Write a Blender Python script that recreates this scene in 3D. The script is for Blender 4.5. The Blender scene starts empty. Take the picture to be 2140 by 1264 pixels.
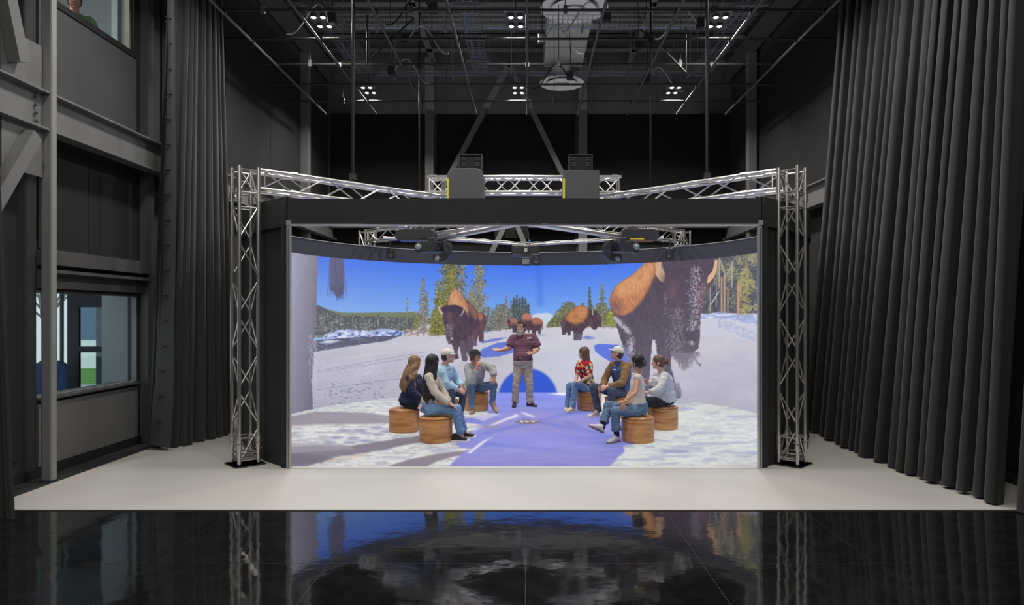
import bpy, math, random
import numpy as np
from mathutils import Vector, Matrix, noise as mnoise
C = bpy.context.scene.collection
PI = math.pi
R = math.radians
HC = 1.95; FP = 1440.0; CX = 1104.0; CY = 653.0   # camera height, focal length in px, vanishing point
def P(px, py, d):
    return Vector(((px-CX)/FP*d, d, HC+(CY-py)/FP*d))
def s2l(c):
    c = np.asarray(c, dtype=float)/255.0
    return np.where(c <= .04045, c/12.92, ((c+.055)/1.055)**2.4)
# ------------------------------------------------------------------ materials
def mat(name, rgb, rough=.6, metal=0.0, emit=0.0, spec=.5, noise=0.0, nscale=8.0, bump=0.0, bscale=60.0, stretch=(1,1,1), coat=0.0):
    m = bpy.data.materials.new(name); m.use_nodes = True
    nt = m.node_tree; b = nt.nodes['Principled BSDF']
    col = tuple(s2l(rgb))+(1,)
    b.inputs['Base Color'].default_value = col
    b.inputs['Roughness'].default_value = rough
    b.inputs['Metallic'].default_value = metal
    b.inputs['Specular IOR Level'].default_value = spec
    if coat: b.inputs['Coat Weight'].default_value = coat; b.inputs['Coat Roughness'].default_value = .15
    if emit:
        b.inputs['Emission Color'].default_value = col
        b.inputs['Emission Strength'].default_value = emit
    if noise or bump:
        tc = nt.nodes.new('ShaderNodeTexCoord'); mp = nt.nodes.new('ShaderNodeMapping')
        mp.inputs['Scale'].default_value = stretch
        nt.links.new(tc.outputs['Object'], mp.inputs['Vector'])
    if noise:
        n = nt.nodes.new('ShaderNodeTexNoise'); n.inputs['Scale'].default_value = nscale; n.inputs['Detail'].default_value = 6
        nt.links.new(mp.outputs[0], n.inputs['Vector'])
        r = nt.nodes.new('ShaderNodeMapRange')
        r.inputs['From Min'].default_value = .25; r.inputs['From Max'].default_value = .75
        r.inputs['To Min'].default_value = 1-noise; r.inputs['To Max'].default_value = 1+noise
        nt.links.new(n.outputs['Fac'], r.inputs['Value'])
        mx = nt.nodes.new('ShaderNodeVectorMath'); mx.operation = 'SCALE'
        mx.inputs[0].default_value = col[:3]; nt.links.new(r.outputs[0], mx.inputs['Scale'])
        nt.links.new(mx.outputs[0], b.inputs['Base Color'])
    if bump:
        n2 = nt.nodes.new('ShaderNodeTexNoise'); n2.inputs['Scale'].default_value = bscale; n2.inputs['Detail'].default_value = 4
        nt.links.new(mp.outputs[0], n2.inputs['Vector'])
        bp = nt.nodes.new('ShaderNodeBump'); bp.inputs['Strength'].default_value = bump; bp.inputs['Distance'].default_value = .02
        nt.links.new(n2.outputs['Fac'], bp.inputs['Height']); nt.links.new(bp.outputs[0], b.inputs['Normal'])
    return m
# ------------------------------------------------------------------ mesh builder
class MB:
    def __init__(s): s.v = []; s.f = []
    def add(s, vs, fs):
        o = len(s.v); s.v += [tuple(v) for v in vs]; s.f += [tuple(i+o for i in f) for f in fs]; return s
    def box(s, x0, x1, y0, y1, z0, z1):
        vs = [(x, y, z) for x in (x0, x1) for y in (y0, y1) for z in (z0, z1)]
        return s.add(vs, [(0,1,3,2),(4,6,7,5),(0,4,5,1),(2,3,7,6),(0,2,6,4),(1,5,7,3)])
    def obox(s, c, ax, ay, az, hx, hy, hz):
        c = Vector(c); ax = Vector(ax).normalized(); ay = Vector(ay).normalized(); az = Vector(az).normalized()
        vs = [c+ax*a*hx+ay*b*hy+az*d*hz for a in (-1,1) for b in (-1,1) for d in (-1,1)]
        return s.add(vs, [(0,1,3,2),(4,6,7,5),(0,4,5,1),(2,3,7,6),(0,2,6,4),(1,5,7,3)])
    def bar(s, p0, p1, w, h, up=(0,0,1)):
        p0 = Vector(p0); p1 = Vector(p1); d = (p1-p0); L = d.length; d.normalize()
        u = Vector(up); sd = d.cross(u)
        if sd.length < 1e-4: sd = d.cross(Vector((1,0,0)))
        sd.normalize(); u = sd.cross(d).normalized()
        return s.obox((p0+p1)/2, d, sd, u, L/2, w/2, h/2)
    def ibeam(s, p0, p1, w, h, t=.025, up=(0,0,1)):
        p0 = Vector(p0); p1 = Vector(p1); u = Vector(up).normalized()
        s.bar(p0+u*(h/2-t/2), p1+u*(h/2-t/2), w, t, up); s.bar(p0-u*(h/2-t/2), p1-u*(h/2-t/2), w, t, up)
        return s.bar(p0, p1, t, h-2*t, up)
    def tube(s, p0, p1, r0, r1=None, n=10, caps=True):
        if r1 is None: r1 = r0
        p0 = Vector(p0); p1 = Vector(p1); d = (p1-p0)
        if d.length < 1e-7: return s
        d.normalize(); a = d.orthogonal().normalized(); b = d.cross(a)
        vs = []
        for p, r in ((p0, r0), (p1, r1)):
            for i in range(n):
                t = 2*PI*i/n; vs.append(p+a*math.cos(t)*r+b*math.sin(t)*r)
        fs = [(i, (i+1) % n, n+(i+1) % n, n+i) for i in range(n)]
        if caps: fs += [tuple(range(n))[::-1], tuple(range(n, 2*n))]
        return s.add(vs, fs)
    def path(s, pts, r, n=6):
        pts = [Vector(p) for p in pts]; vs = []; fs = []; a = None
        for i, p in enumerate(pts):
            d = (pts[min(i+1, len(pts)-1)]-pts[max(i-1, 0)]).normalized()
            a = d.orthogonal().normalized() if a is None else (a-d*a.dot(d)).normalized()
            b = d.cross(a)
            for k in range(n):
                t = 2*PI*k/n; vs.append(p+a*math.cos(t)*r+b*math.sin(t)*r)
        for i in range(len(pts)-1):
            for k in range(n):
                fs.append((i*n+k, i*n+(k+1) % n, (i+1)*n+(k+1) % n, (i+1)*n+k))
        fs += [tuple(range(n))[::-1], tuple(range(len(vs)-n, len(vs)))]
        return s.add(vs, fs)
    def lathe(s, c, prof, n=32, axis=(0,0,1), arc=None):
        c = Vector(c); u = Vector(axis).normalized(); a = Vector((1,0,0)) if abs(u.z) > .99 else u.orthogonal().normalized(); b = u.cross(a)
        vs = []; fs = []; m = len(prof)
        for i in range(n):
            t = 2*PI*i/n
            for (r, z) in prof: vs.append(c+a*math.cos(t)*r+b*math.sin(t)*r+u*z)
        for i in range(n):
            j = (i+1) % n
            for k in range(m-1): fs.append((i*m+k, j*m+k, j*m+k+1, i*m+k+1))
        if prof[0][0] > 1e-5: fs.append(tuple(i*m for i in range(n))[::-1])
        if prof[-1][0] > 1e-5: fs.append(tuple(i*m+m-1 for i in range(n)))
        return s.add(vs, fs)
    def ell(s, c, fr, rad, nu=14, nv=9, zmin=-1.0):
        c = Vector(c); ax, ay, az = fr
        vs = []; fs = []
        a0 = math.asin(zmin) if zmin > -1 else -PI/2
        for j in range(nv+1):
            ph = a0+(PI/2-a0)*j/nv
            for i in range(nu):
                t = 2*PI*i/nu
                vs.append(c+ax*(math.cos(ph)*math.cos(t)*rad[0])+ay*(math.cos(ph)*math.sin(t)*rad[1])+az*(math.sin(ph)*rad[2]))
        for j in range(nv):
            for i in range(nu):
                fs.append((j*nu+i, j*nu+(i+1) % nu, (j+1)*nu+(i+1) % nu, (j+1)*nu+i))
        if zmin > -1: fs.append(tuple(range(nu))[::-1])
        return s.add(vs, fs)
    def cap(s, p0, p1, r0, r1, e0=True, e1=True, n=12):
        s.tube(p0, p1, r0, r1, n)
        W = (Vector((1,0,0)), Vector((0,1,0)), Vector((0,0,1)))
        if e0: s.ell(p0, W, (r0,)*3, n, 8)
        if e1: s.ell(p1, W, (r1,)*3, n, 8)
        return s
    def loft(s, secs, n=20, pw=2.4):
        # secs: (center, side axis, front axis, half width, half depth)
        vs = []; fs = []
        for (c, a, b, w, d) in secs:
            for i in range(n):
                t = 2*PI*i/n; ct = math.cos(t); st = math.sin(t)
                vs.append(Vector(c)+Vector(a)*(math.copysign(abs(ct)**(2/pw), ct)*w)+Vector(b)*(math.copysign(abs(st)**(2/pw), st)*d))
        for j in range(len(secs)-1):
            for i in range(n): fs.append((j*n+i, j*n+(i+1) % n, (j+1)*n+(i+1) % n, (j+1)*n+i))
        fs += [tuple(range(n))[::-1], tuple(range(len(vs)-n, len(vs)))]
        return s.add(vs, fs)
    def comps(s):
        par = list(range(len(s.v)))
        def fd(i):
            while par[i] != i: par[i] = par[par[i]]; i = par[i]
            return i
        for f in s.f:
            r0 = fd(f[0])
            for q in f[1:]: par[fd(q)] = r0
        gr = {}
        for f in s.f: gr.setdefault(fd(f[0]), []).append(f)
        out = []
        for fs in gr.values():
            ids = sorted({i for f in fs for i in f}); mp = {i: n for n, i in enumerate(ids)}
            b = MB(); b.v = [s.v[i] for i in ids]; b.f = [tuple(mp[i] for i in f) for f in fs]; out.append(b)
        return out
    def split(s, name, m, parent=None, **k):
        for b in s.comps(): b.build(name, m, parent, **k)
    def build(s, name, m, parent=None, smooth=False, bevel=0, remesh=0, sm=3, kind=None, disp=None):
        off = Vector(parent['_o']) if parent is not None else Vector((0,0,0))
        me = bpy.data.meshes.new(name); me.from_pydata(s.v, [], s.f); me.update()
        if remesh:
            o = bpy.data.objects.new('tmp', me); C.objects.link(o)
            md = o.modifiers.new('r', 'REMESH'); md.mode = 'VOXEL'; md.voxel_size = remesh; md.use_smooth_shade = True
            if sm:
                m2 = o.modifiers.new('s', 'SMOOTH'); m2.factor = .5; m2.iterations = sm
            dg = bpy.context.evaluated_depsgraph_get()
            me2 = bpy.data.meshes.new_from_object(o.evaluated_get(dg))
            bpy.data.objects.remove(o); bpy.data.meshes.remove(me); me = me2; me.name = name; smooth = True
            if disp:
                nv = len(me.vertices); co = np.empty(nv*3); me.vertices.foreach_get('co', co); no = np.empty(nv*3); me.vertices.foreach_get('normal', no)
                co = co.reshape(-1,3); no = no.reshape(-1,3); amp, fq, st = disp
                q = np.array([mnoise.noise(Vector((c[0]*fq, c[1]*fq, c[2]*fq*st))) for c in co]); q2 = np.array([mnoise.noise(Vector((c[0]*fq*2.3+9, c[1]*fq*2.3, c[2]*fq*2.3*st))) for c in co])
                h = (.5-np.abs(q)*2)+.45*(.5-np.abs(q2)*2); co = co+no*(h*amp)[:, None]; me.vertices.foreach_set('co', co.ravel()); me.update()
        if off.length > 0: me.transform(Matrix.Translation(-off))
        me.materials.clear()
        for mm in (m if isinstance(m, (list, tuple)) else [m]): me.materials.append(mm)
        if smooth: me.polygons.foreach_set('use_smooth', [True]*len(me.polygons))
        o = bpy.data.objects.new(name, me); C.objects.link(o)
        if smooth and not remesh and smooth != 'full':
            try: me.set_sharp_from_angle(angle=R(40))
            except Exception: pass
        if bevel:
            bm_ = o.modifiers.new('bevel', 'BEVEL'); bm_.width = bevel; bm_.segments = 2; bm_.limit_method = 'ANGLE'
        if parent is not None:
            o.parent = parent
        o['_o'] = [float(q) for q in off]
        if kind: o['kind'] = kind
        return o
def tag(o, label, cat, group=None, kind=None):
    o['label'] = label; o['category'] = cat
    if group: o['group'] = group
    if kind: o['kind'] = kind
    return o
def thing(name, label, cat, loc, group=None):
    o = bpy.data.objects.new(name, None); C.objects.link(o); o.location = loc; o.empty_display_size = .1
    o['_o'] = [float(q) for q in loc]
    return tag(o, label, cat, group)
def copy_tree(o, loc=None, dz=0, parent=None):
    c = o.copy(); C.objects.link(c)
    if parent is not None: c.parent = parent
    if loc is not None: c.location = loc; c['_o'] = [float(q) for q in loc]
    for ch in list(o.children): copy_tree(ch, parent=c)
    return c
def text(name, body, size, m, loc, rot, parent=None, ext=.002, shear=0, sx=1, bold=0):
    cu = bpy.data.curves.new(name, 'FONT'); cu.body = body; cu.size = size; cu.extrude = ext; cu.align_x = 'CENTER'; cu.align_y = 'CENTER'; cu.shear = shear; cu.offset = bold
    o = bpy.data.objects.new('t', cu); C.objects.link(o)
    me = bpy.data.meshes.new_from_object(o.evaluated_get(bpy.context.evaluated_depsgraph_get())); bpy.data.objects.remove(o)
    o = bpy.data.objects.new(name, me); C.objects.link(o); me.materials.clear(); me.materials.append(m)
    off = Vector(parent['_o']) if parent is not None else Vector((0,0,0))
    me.transform(Matrix.Translation(Vector(loc)-off) @ rot.to_4x4() @ Matrix.Diagonal((sx,1,1,1)))
    if parent is not None: o.parent = parent
    o['_o'] = [float(q) for q in off]
    return o
random.seed(4); rng = np.random.default_rng(7)

M = {}
M['stagefloor'] = mat('stage floor', (190,187,182), .45, noise=.05, nscale=.9, spec=.3)
M['black'] = mat('black paint', (34,34,36), .7, noise=.12, nscale=2)
M['xpipe'] = mat('cross pipe', (66,64,62), .35, metal=.5, noise=.2, nscale=12); M['dpipe'] = mat('drop pipe', (34,33,32), .3, metal=.3, noise=.3, nscale=20)
M['wall'] = mat('dark wall', (50,50,52), .8, noise=.08, nscale=1.5, bump=.1)
M['wallblack'] = mat('black acoustic panel', (30,30,31), .9, noise=.15, nscale=1)
M['wallgrey'] = mat('grey wall', (88,88,89), .8, noise=.06, nscale=1.5)
M['steel'] = mat('grey painted steel', (114,114,114), .5, noise=.05, nscale=3)
M['steeldark'] = mat('dark steel', (84,84,85), .5, noise=.08, nscale=3)
M['ceil'] = mat('roof deck', (104,104,104), .85, noise=.1, nscale=1)
M['pipe'] = mat('grid pipe', (120,118,114), .4, metal=.5, noise=.2, nscale=12)
M['bpipe'] = mat('black pipe', (62,60,57), .35, metal=.4, noise=.3, nscale=20)
M['alu'] = mat('aluminium', (214,212,208), .27, metal=.86)
M['alu2'] = mat('aluminium rail', (200,198,194), .35, metal=.6)
M['wire'] = mat('wire tray', (150,150,150), .4, metal=.5)
M['cable'] = mat('pale cable', (190,190,182), .5)
M['dkcable'] = mat('dark cable', (35,35,36), .5)
M['plastic'] = mat('black plastic', (44,44,46), .4, noise=.05)
M['plastic2'] = mat('charcoal plastic', (72,72,74), .6)
M['yellow'] = mat('yellow label', (214,206,40), .5)
M['blue'] = mat('blue tag', (70,120,190), .5)
M['lens'] = mat('lens glass', (150,155,160), .1, metal=.3)
M['band'] = mat('black screen border', (64,65,73), .95, spec=.1)
M['fabric'] = mat('black stretch fabric', (44,45,49), .8, noise=.05)
M['white'] = mat('white', (230,230,228), .6)
M['diff'] = mat('diffuser white', (200,200,198), .6)
M['duct'] = mat('duct', (148,148,146), .6, noise=.05)
M['lamp'] = mat('lamp', (255,250,235), .5, emit=30)
M['trackedge'] = mat('edge trim', (120,110,92), .35, metal=.5)
# curtain velvet
def velvet(name, rgb):
    m = mat(name, rgb, .9, noise=.12, nscale=3, bump=.05, bscale=200)
    b = m.node_tree.nodes['Principled BSDF']; b.inputs['Sheen Weight'].default_value = .25; b.inputs['Sheen Roughness'].default_value = .5
    b.inputs['Sheen Tint'].default_value = (.6,.6,.6,1)
    return m
M['velvet'] = velvet('black velvet', (48,48,49)); M['velvetdark'] = velvet('dark black velvet', (29,29,30))
# glossy black vinyl floor
def blackfloor():
    m = mat('glossy black vinyl', (19,19,20), .1)
    nt = m.node_tree; b = nt.nodes['Principled BSDF']; b.inputs['IOR'].default_value = 2.5
    tc = nt.nodes.new('ShaderNodeTexCoord')
    n = nt.nodes.new('ShaderNodeTexNoise'); n.inputs['Scale'].default_value = 1.6; n.inputs['Detail'].default_value = 8
    nt.links.new(tc.outputs['Object'], n.inputs['Vector'])
    r = nt.nodes.new('ShaderNodeMapRange'); r.inputs['From Min'].default_value=.35; r.inputs['From Max'].default_value=.7
    r.inputs['To Min'].default_value=.045; r.inputs['To Max'].default_value=.085
    nt.links.new(n.outputs['Fac'], r.inputs['Value']); nt.links.new(r.outputs[0], b.inputs['Roughness'])
    n3 = nt.nodes.new('ShaderNodeTexNoise'); n3.inputs['Scale'].default_value = 5; n3.inputs['Detail'].default_value = 12; n3.inputs['Roughness'].default_value=.75
    nt.links.new(tc.outputs['Object'], n3.inputs['Vector'])
    cr = nt.nodes.new('ShaderNodeValToRGB'); cr.color_ramp.elements[0].position=.45; cr.color_ramp.elements[0].color=(.007,.007,.0075,1)
    cr.color_ramp.elements[1].position=.8; cr.color_ramp.elements[1].color=(.02,.02,.02,1)
    nt.links.new(n3.outputs['Fac'], cr.inputs[0]); nt.links.new(cr.outputs[0], b.inputs['Base Color'])
    n2 = nt.nodes.new('ShaderNodeTexNoise'); n2.inputs['Scale'].default_value = 5; n2.inputs['Detail'].default_value = 2
    nt.links.new(tc.outputs['Object'], n2.inputs['Vector'])
    bp = nt.nodes.new('ShaderNodeBump'); bp.inputs['Strength'].default_value = .12; bp.inputs['Distance'].default_value = .010
    nt.links.new(n2.outputs['Fac'], bp.inputs['Height']); nt.links.new(bp.outputs[0], b.inputs['Normal'])
    return m
M['blackfloor'] = blackfloor()
# ================================================================== SETTING
_tn = [0]
def struct(name, mb, m, **k):
    if name.startswith('trim'): _tn[0] += 1; name = 'trim_%d' % _tn[0]
    return mb.build(name, m, kind='structure', **k)
def structs(mbs, m, **k):
    for b in mbs: struct('trim', b, m, **k)
XL, XR, YB, ZC = -5.82, 5.9, 20.0, 9.6
# floors
struct('floor', MB().box(-5.9, 6.0, -3, 6.8, -.08, 0), M['blackfloor'])
struct('floor', MB().box(-5.44, 5.5, 6.8, 19.9, -.08, .0), M['stagefloor'])
struct('floor', MB().box(-5.95, -5.44, 6.8, 20, -.08, -.002).box(5.5, 6.0, 6.8, 20, -.08, -.002), M['black'])
struct('trim_1', MB().box(-5.4, 5.4, 6.775, 6.80, -.002, .006), M['trackedge'])
mbS = MB()
for y in (5.35, 3.9): mbS.box(-5.4, 5.4, y-.0015, y+.0015, 0, .0008)
for x in (-4.2,-2.9,-1.55,-.02,1.35,2.7,4.1): mbS.box(x-.0015, x+.0015, 1.6, 6.77, 0, .0008)
struct('trim_2', mbS, mat('floor seam', (40,40,40), .4))
# left wall with two window openings (y,z)
def wall_grid(ys, zs, holes, x0, x1, mb):
    for i in range(len(ys)-1):
        for j in range(len(zs)-1):
            cy = (ys[i]+ys[i+1])/2; cz = (zs[j]+zs[j+1])/2
            if any(h[0] < cy < h[1] and h[2] < cz < h[3] for h in holes): continue
            mb.box(x0, x1, ys[i], ys[i+1], zs[j], zs[j+1])
    return mb
W1 = (8.15, 10.22, .93, 2.2); W2 = (8.15, 10.17, 5.77, 8.3)
struct('wall_left', wall_grid([-3,8.15,10.17,10.22,20.1], [0,.93,2.2,5.77,8.3,9.6], [W1,W2,(8,10.17,.93,2.2)], XL-.12, XL, MB()), M['wall'])
struct('wall_right', MB().box(XR, XR+.12, -3, 20.1, 0, ZC), M['wall'])
struct('wall_back', MB().box(XL-.1, XR+.1, YB, YB+.12, 0, ZC), M['wallgrey'])
struct('wall_front', MB().box(XL-.1, XR+.1, -3.1, -3, 0, ZC), M['wall'])
struct('ceiling', MB().box(XL-.1, XR+.1, -3.1, 20.1, ZC, ZC+.1), M['ceil'])
# panels
mbp = MB()
for x0, x1 in ((-5.72,-2.98),(-2.64,1.36),(1.74,5.85)): mbp.box(x0, x1, YB-.05, YB, .1, 7.7)
struct('wall_back_panels', mbp, M['wallblack'])
mbp = MB()
mbp.box(XL, XL+.03, 8.15, 10.22, .12, .86)
struct('trim', MB().box(XL, XL+.03, 8.15, 10.17, 4.55, 5.68), mat('upper panel grey', (78,78,79), .8, noise=.08, nscale=1.5))
struct('trim', MB().box(XL, XL+.02, 5.2, 7.85, .25, 3.9), M['wallblack'])
struct('wall_left_panels', mbp, mat('left panel grey', (112,112,113), .8, noise=.06, nscale=1.5))
mbp = MB()
for k, y0 in enumerate((8.15, 9.08)): mbp.box(XL, XL+.02, y0+.008, y0+.92, 2.72, 4.0)
for y0 in (10.9, 13.2, 15.5): mbp.box(XL, XL+.02, y0+.01, y0+2.28, .3, 4.0)
for y0 in (10.9, 13.2, 15.5): mbp.box(XL, XL+.02, y0+.01, y0+2.28, 4.55, 8.4); mbp.box(XR-.02, XR, y0+.01, y0+2.28, 4.55, 8.4)
for y0 in (10.9, 13.2, 15.5): mbp.box(XR-.02, XR, y0+.01, y0+2.28, .3, 4.0)
struct('wall_side_panels', mbp, M['wallblack'])
struct('baseboard_left', MB().box(XL, XL+.035, 5, 20, 0, .11), M['black'])
struct('baseboard_right', MB().box(XR-.03, XR, 5, 20, 0, .11), M['black'])
struct('baseboard_back', MB().box(XL, XR, YB-.08, YB-.05, 0, .11), M['black'])
# lintel over the lower window
struct('trim_3', MB().box(XL, XL+.16, 8.15, 10.35, 2.52, 2.7).box(XL, XL+.2, 8.15, 10.35, 2.42, 2.46).box(XL, XL+.1, 8.15, 10.3, 2.24, 2.42), M['steeldark'])
struct('trim_4', MB().box(XL-.3, XL+.06, 8.15, 10.24, .90, .93), M['wallgrey'])
# windows
w = struct('window_1', MB().box(XL-.06, XL+.012, 8.15, 10.25, 2.185, 2.215).box(XL-.06, XL+.012, 10.205, 10.24, .93, 2.2).box(XL-.06, XL+.012, 8.15, 10.24, .925, .945), M['steel'])
w['_o'] = [0,0,0]
glass = bpy.data.materials.new('window glass'); glass.use_nodes = True
_nt = glass.node_tree; _nt.nodes.clear(); _o = _nt.nodes.new('ShaderNodeOutputMaterial'); _t = _nt.nodes.new('ShaderNodeBsdfTransparent'); _g = _nt.nodes.new('ShaderNodeBsdfGlossy'); _g.inputs['Roughness'].default_value=.02
_t.inputs[0].default_value=(.9,.93,.93,1); _m = _nt.nodes.new('ShaderNodeMixShader'); _m.inputs[0].default_value=.06
_nt.links.new(_t.outputs[0], _m.inputs[1]); _nt.links.new(_g.outputs[0], _m.inputs[2]); _nt.links.new(_m.outputs[0], _o.inputs[0])
MB().box(XL-.03, XL-.024, 8.15, 10.21, .94, 2.19).build('pane', glass, w)
mbr = MB()
for z in np.arange(1.0, 2.2, .17): mbr.lathe((XL+.012, 10.222, z), [(0,.006),(.006,.004),(.007,0)], 8, axis=(1,0,0))
mbr.build('rivets', M['steeldark'], w)
w2 = struct('window_2', MB().box(XL-.06, XL+.03, 8.15, 10.2, 5.70, 5.78).box(XL-.06, XL+.02, 10.13, 10.19, 5.78, 8.3).box(XL-.06, XL+.02, 8.15, 10.2, 8.26, 8.34), M['black'])
MB().box(XL-.03, XL-.024, 8.15, 10.13, 5.78, 8.27).build('pane', glass, w2)
MB().box(XL-.10, XL-.03, 10.10, 10.13, 5.78, 8.27).build('jamb', mat('pale jamb', (180,175,150), .6), w2)
# room behind upper window
M['room'] = mat('control room wall', (150,154,158), .8)
struct('wall_control_room', MB().box(-9.5,-9.4,5,12.2,4.6,8.6).box(-9.5,XL-.12,12.1,12.2,4.6,8.6).box(-9.5,XL-.12,5,12.2,4.62,4.7).box(-9.5,XL-.12,5,12.2,8.55,8.6).box(-9.5,XL-.12,5,5.1,4.6,8.6), M['room'])
struct('trim_5', MB().box(-7.26,-7.16,12.0,12.1,4.7,8.55), mat('trim white',(200,205,208),.6))
# room behind lower window
M['vest'] = mat('vestibule wall', (140,148,152), .7)
struct('wall_vestibule', MB().box(-6.37,XL-.12,10.42,10.5,0,2.9).box(-6.45,-6.37,10.42,13.0,0,2.9).box(-11,XL-.12,5,16,2.9,3.0), M['vest'])
struct('floor', MB().box(-11,XL-.12,5,16,-.1,0), M['vest'])
dr = struct('door_1', MB().box(-8.70,-8.48,13.0,13.06,0,2.32).box(-7.9,-7.7,13.0,13.06,0,2.32).box(-8.48,-7.9,13.0,13.06,2.05,2.32).box(-8.48,-7.9,13.0,13.06,1.20,1.31).box(-8.48,-7.9,13.0,13.06,0,.15).box(-8.7,-7.0,13.0,13.06,2.32,2.9).box(-7.7,-6.4,13.0,13.06,0,2.4), mat('dark door', (36,37,40), .5))
dr['_o'] = [0,0,0]
MB().box(-8.48,-7.9,13.02,13.03,.15,2.05).build('pane', glass, dr)
struct('trim', MB().box(-8.47,-8.17,13.5,13.55,0,2.9), M['vest'])  # board added behind the door glass to imitate its dark reflection
struct('trim_6', MB().box(-8.98,-8.93,13,13.06,0,2.9).box(-8.84,-8.80,13,13.06,0,2.9).box(-11,-8.7,13,13.06,2.32,2.4), M['steeldark'])
# outdoors; lawn, road and building wall glow in place of daylight
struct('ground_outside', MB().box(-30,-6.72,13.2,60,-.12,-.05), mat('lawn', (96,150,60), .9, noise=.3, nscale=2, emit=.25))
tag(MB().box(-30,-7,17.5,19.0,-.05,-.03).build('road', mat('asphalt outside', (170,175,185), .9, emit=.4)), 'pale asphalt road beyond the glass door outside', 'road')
t = thing('building', 'white building standing across the lawn outside the window', 'building', (-17, 26, 0))
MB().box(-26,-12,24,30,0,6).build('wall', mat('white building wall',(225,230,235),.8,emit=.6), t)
MB().box(-26.2,-11.8,23.8,30.2,6,6.3).build('roof', M['steeldark'], t)
for i in range(3): MB().box(-16-i*2.6,-15-i*2.6,23.95,24,1.0,2.4).build('window', mat('bluish window',(90,130,170),.3), t)
t = thing('tree', 'leafless tree with fine pale twigs outside the window', 'tree', (-12.5, 18, 0))
mbt = MB(); random.seed(3)
def twig(p, d, L, r, k):
    q = p+d*L; mbt.tube(p, q, r, r*.7, 5)
    if k:
        for _ in range(3):
            twig(q, (d+Vector((random.uniform(-.6,.6),random.uniform(-.6,.6),random.uniform(-.1,.5)))).normalized(), L*.72, r*.6, k-1)
twig(Vector((-12.5,18,-.05)), Vector((0,0,1)), 1.1, .09, 5)
mbt.build('trunk', mat('pale bark',(165,165,160),.9), t)
# blue lounge chair behind the lower window
t = thing('lounge_chair', 'blue upholstered lounge chair seen through the lower left window', 'chair', (-8.6, 12.4, 0))
bl = mat('blue upholstery', (50,84,120), .8, noise=.1, nscale=20)
MB().loft([(Vector((-8.62,12.45,z)), Vector((1,0,0)), Vector((0,1,0)), w_, .07) for z, w_ in ((.4,.3),(.7,.33),(.9,.33),(1.02,.28),(1.08,.18))]).build('backrest', bl, t, smooth=True)
MB().loft([(Vector((-8.62,12.12,z)), Vector((1,0,0)), Vector((0,1,0)), w_, .32) for z, w_ in ((.3,.33),(.36,.36),(.46,.36),(.5,.32))]).build('seat', bl, t, smooth=True)
for sx in (-.26,.26):
    for sy in (-.2,.25): MB().tube((-8.62+sx,12.15+sy,0),(-8.62+sx*.9,12.15+sy,.31),.014,.02).build('leg', M['steeldark'], t)
# ------------------------------------------------------------------ steel frame (part of the building)
struct('trim_column_left', MB().box(-5.615,-5.485,7.93,8.03,0,ZC), mat('light column paint', (142,142,142), .5), bevel=.02)
struct('trim_column_left_rear', MB().box(-5.81,-5.68,10.3,10.46,0,ZC), M['steeldark'])
structs([MB().ibeam((-5.6,3,4.265),(-5.6,7.92,4.265),.2,.45), MB().ibeam((-5.6,8.04,4.265),(-5.6,19.8,4.265),.2,.45)], M['steel'])
struct('trim_beam_right', MB().ibeam((5.68,3,4.265),(5.68,19.8,4.265),.2,.45), M['steel'])
struct('trim_beam_back', MB().ibeam((-5.6,19.6,4.58),(5.7,19.6,4.58),.2,.45), M['steel'])
structs([MB().box(-5.6,-5.58,7.3,7.92,4.49,5.0), MB().box(-5.6,-5.58,7.3,7.92,3.5,4.04)], M['steel'])
mg = MB()
for z in np.linspace(4.12,4.40,4): mg.lathe((-5.57,7.80,z), [(0,.02),(.022,.016),(.024,0)], 8, axis=(1,0,0))
struct('trim_bolts_left', mg, M['steeldark'])
structs([MB().bar((-5.51,7.46,4.66),(-5.51,6.7,7.1),.13,.15,up=(0,1,0)), MB().bar((-5.51,7.66,3.92),(-5.51,6.2,1.75),.13,.15,up=(0,1,0))], M['steel'])
mc = MB()
for x in (-2.81,1.55): mc.box(x-.12,x+.12,19.55,19.8,0,9.2)
for x in (-5.72,5.72): mc.box(x-.1,x+.1,17.55,17.8,0,8.6)
structs(mc.comps(), M['steel'])
mc = MB()
mc.bar((-.52,19.45,9.0),(-2.72,19.45,4.85),.14,.2,up=(0,1,0)).bar((-.56,19.45,9.0),(1.45,19.45,4.85),.14,.2,up=(0,1,0))
mc.bar((-.68,19.45,4.35),(-2.7,19.45,.3),.14,.2,up=(0,1,0)).bar((-.30,19.45,4.35),(1.45,19.45,.3),.14,.2,up=(0,1,0))
struct('trim', MB().box(-.95,.0,19.49,19.52,4.05,4.4), M['wallblack'])
structs(mc.comps(), M['steel'])
for y in (7.6, 10.4, 13.2, 16.0, 18.8): struct('trim', MB().ibeam((XL,y,9.3),(XR,y,9.3),.22,.4), M['steeldark'])
for x in (-5.65,5.68): struct('trim', MB().ibeam((x,-2.9,8.8),(x,19.9,8.8),.2,.4), M['steeldark'])
for x in (-2.7,2.9): struct('trim', MB().ibeam((x,-2.9,9.2),(x,19.9,9.2),.16,.2), M['steeldark'])
mc = MB()
for y in np.arange(-2.9, 20, .3): mc.box(XL, XR, y, y+.13, ZC-.05, ZC)
struct('trim_deck_ribs', mc, M['ceil'])
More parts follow.
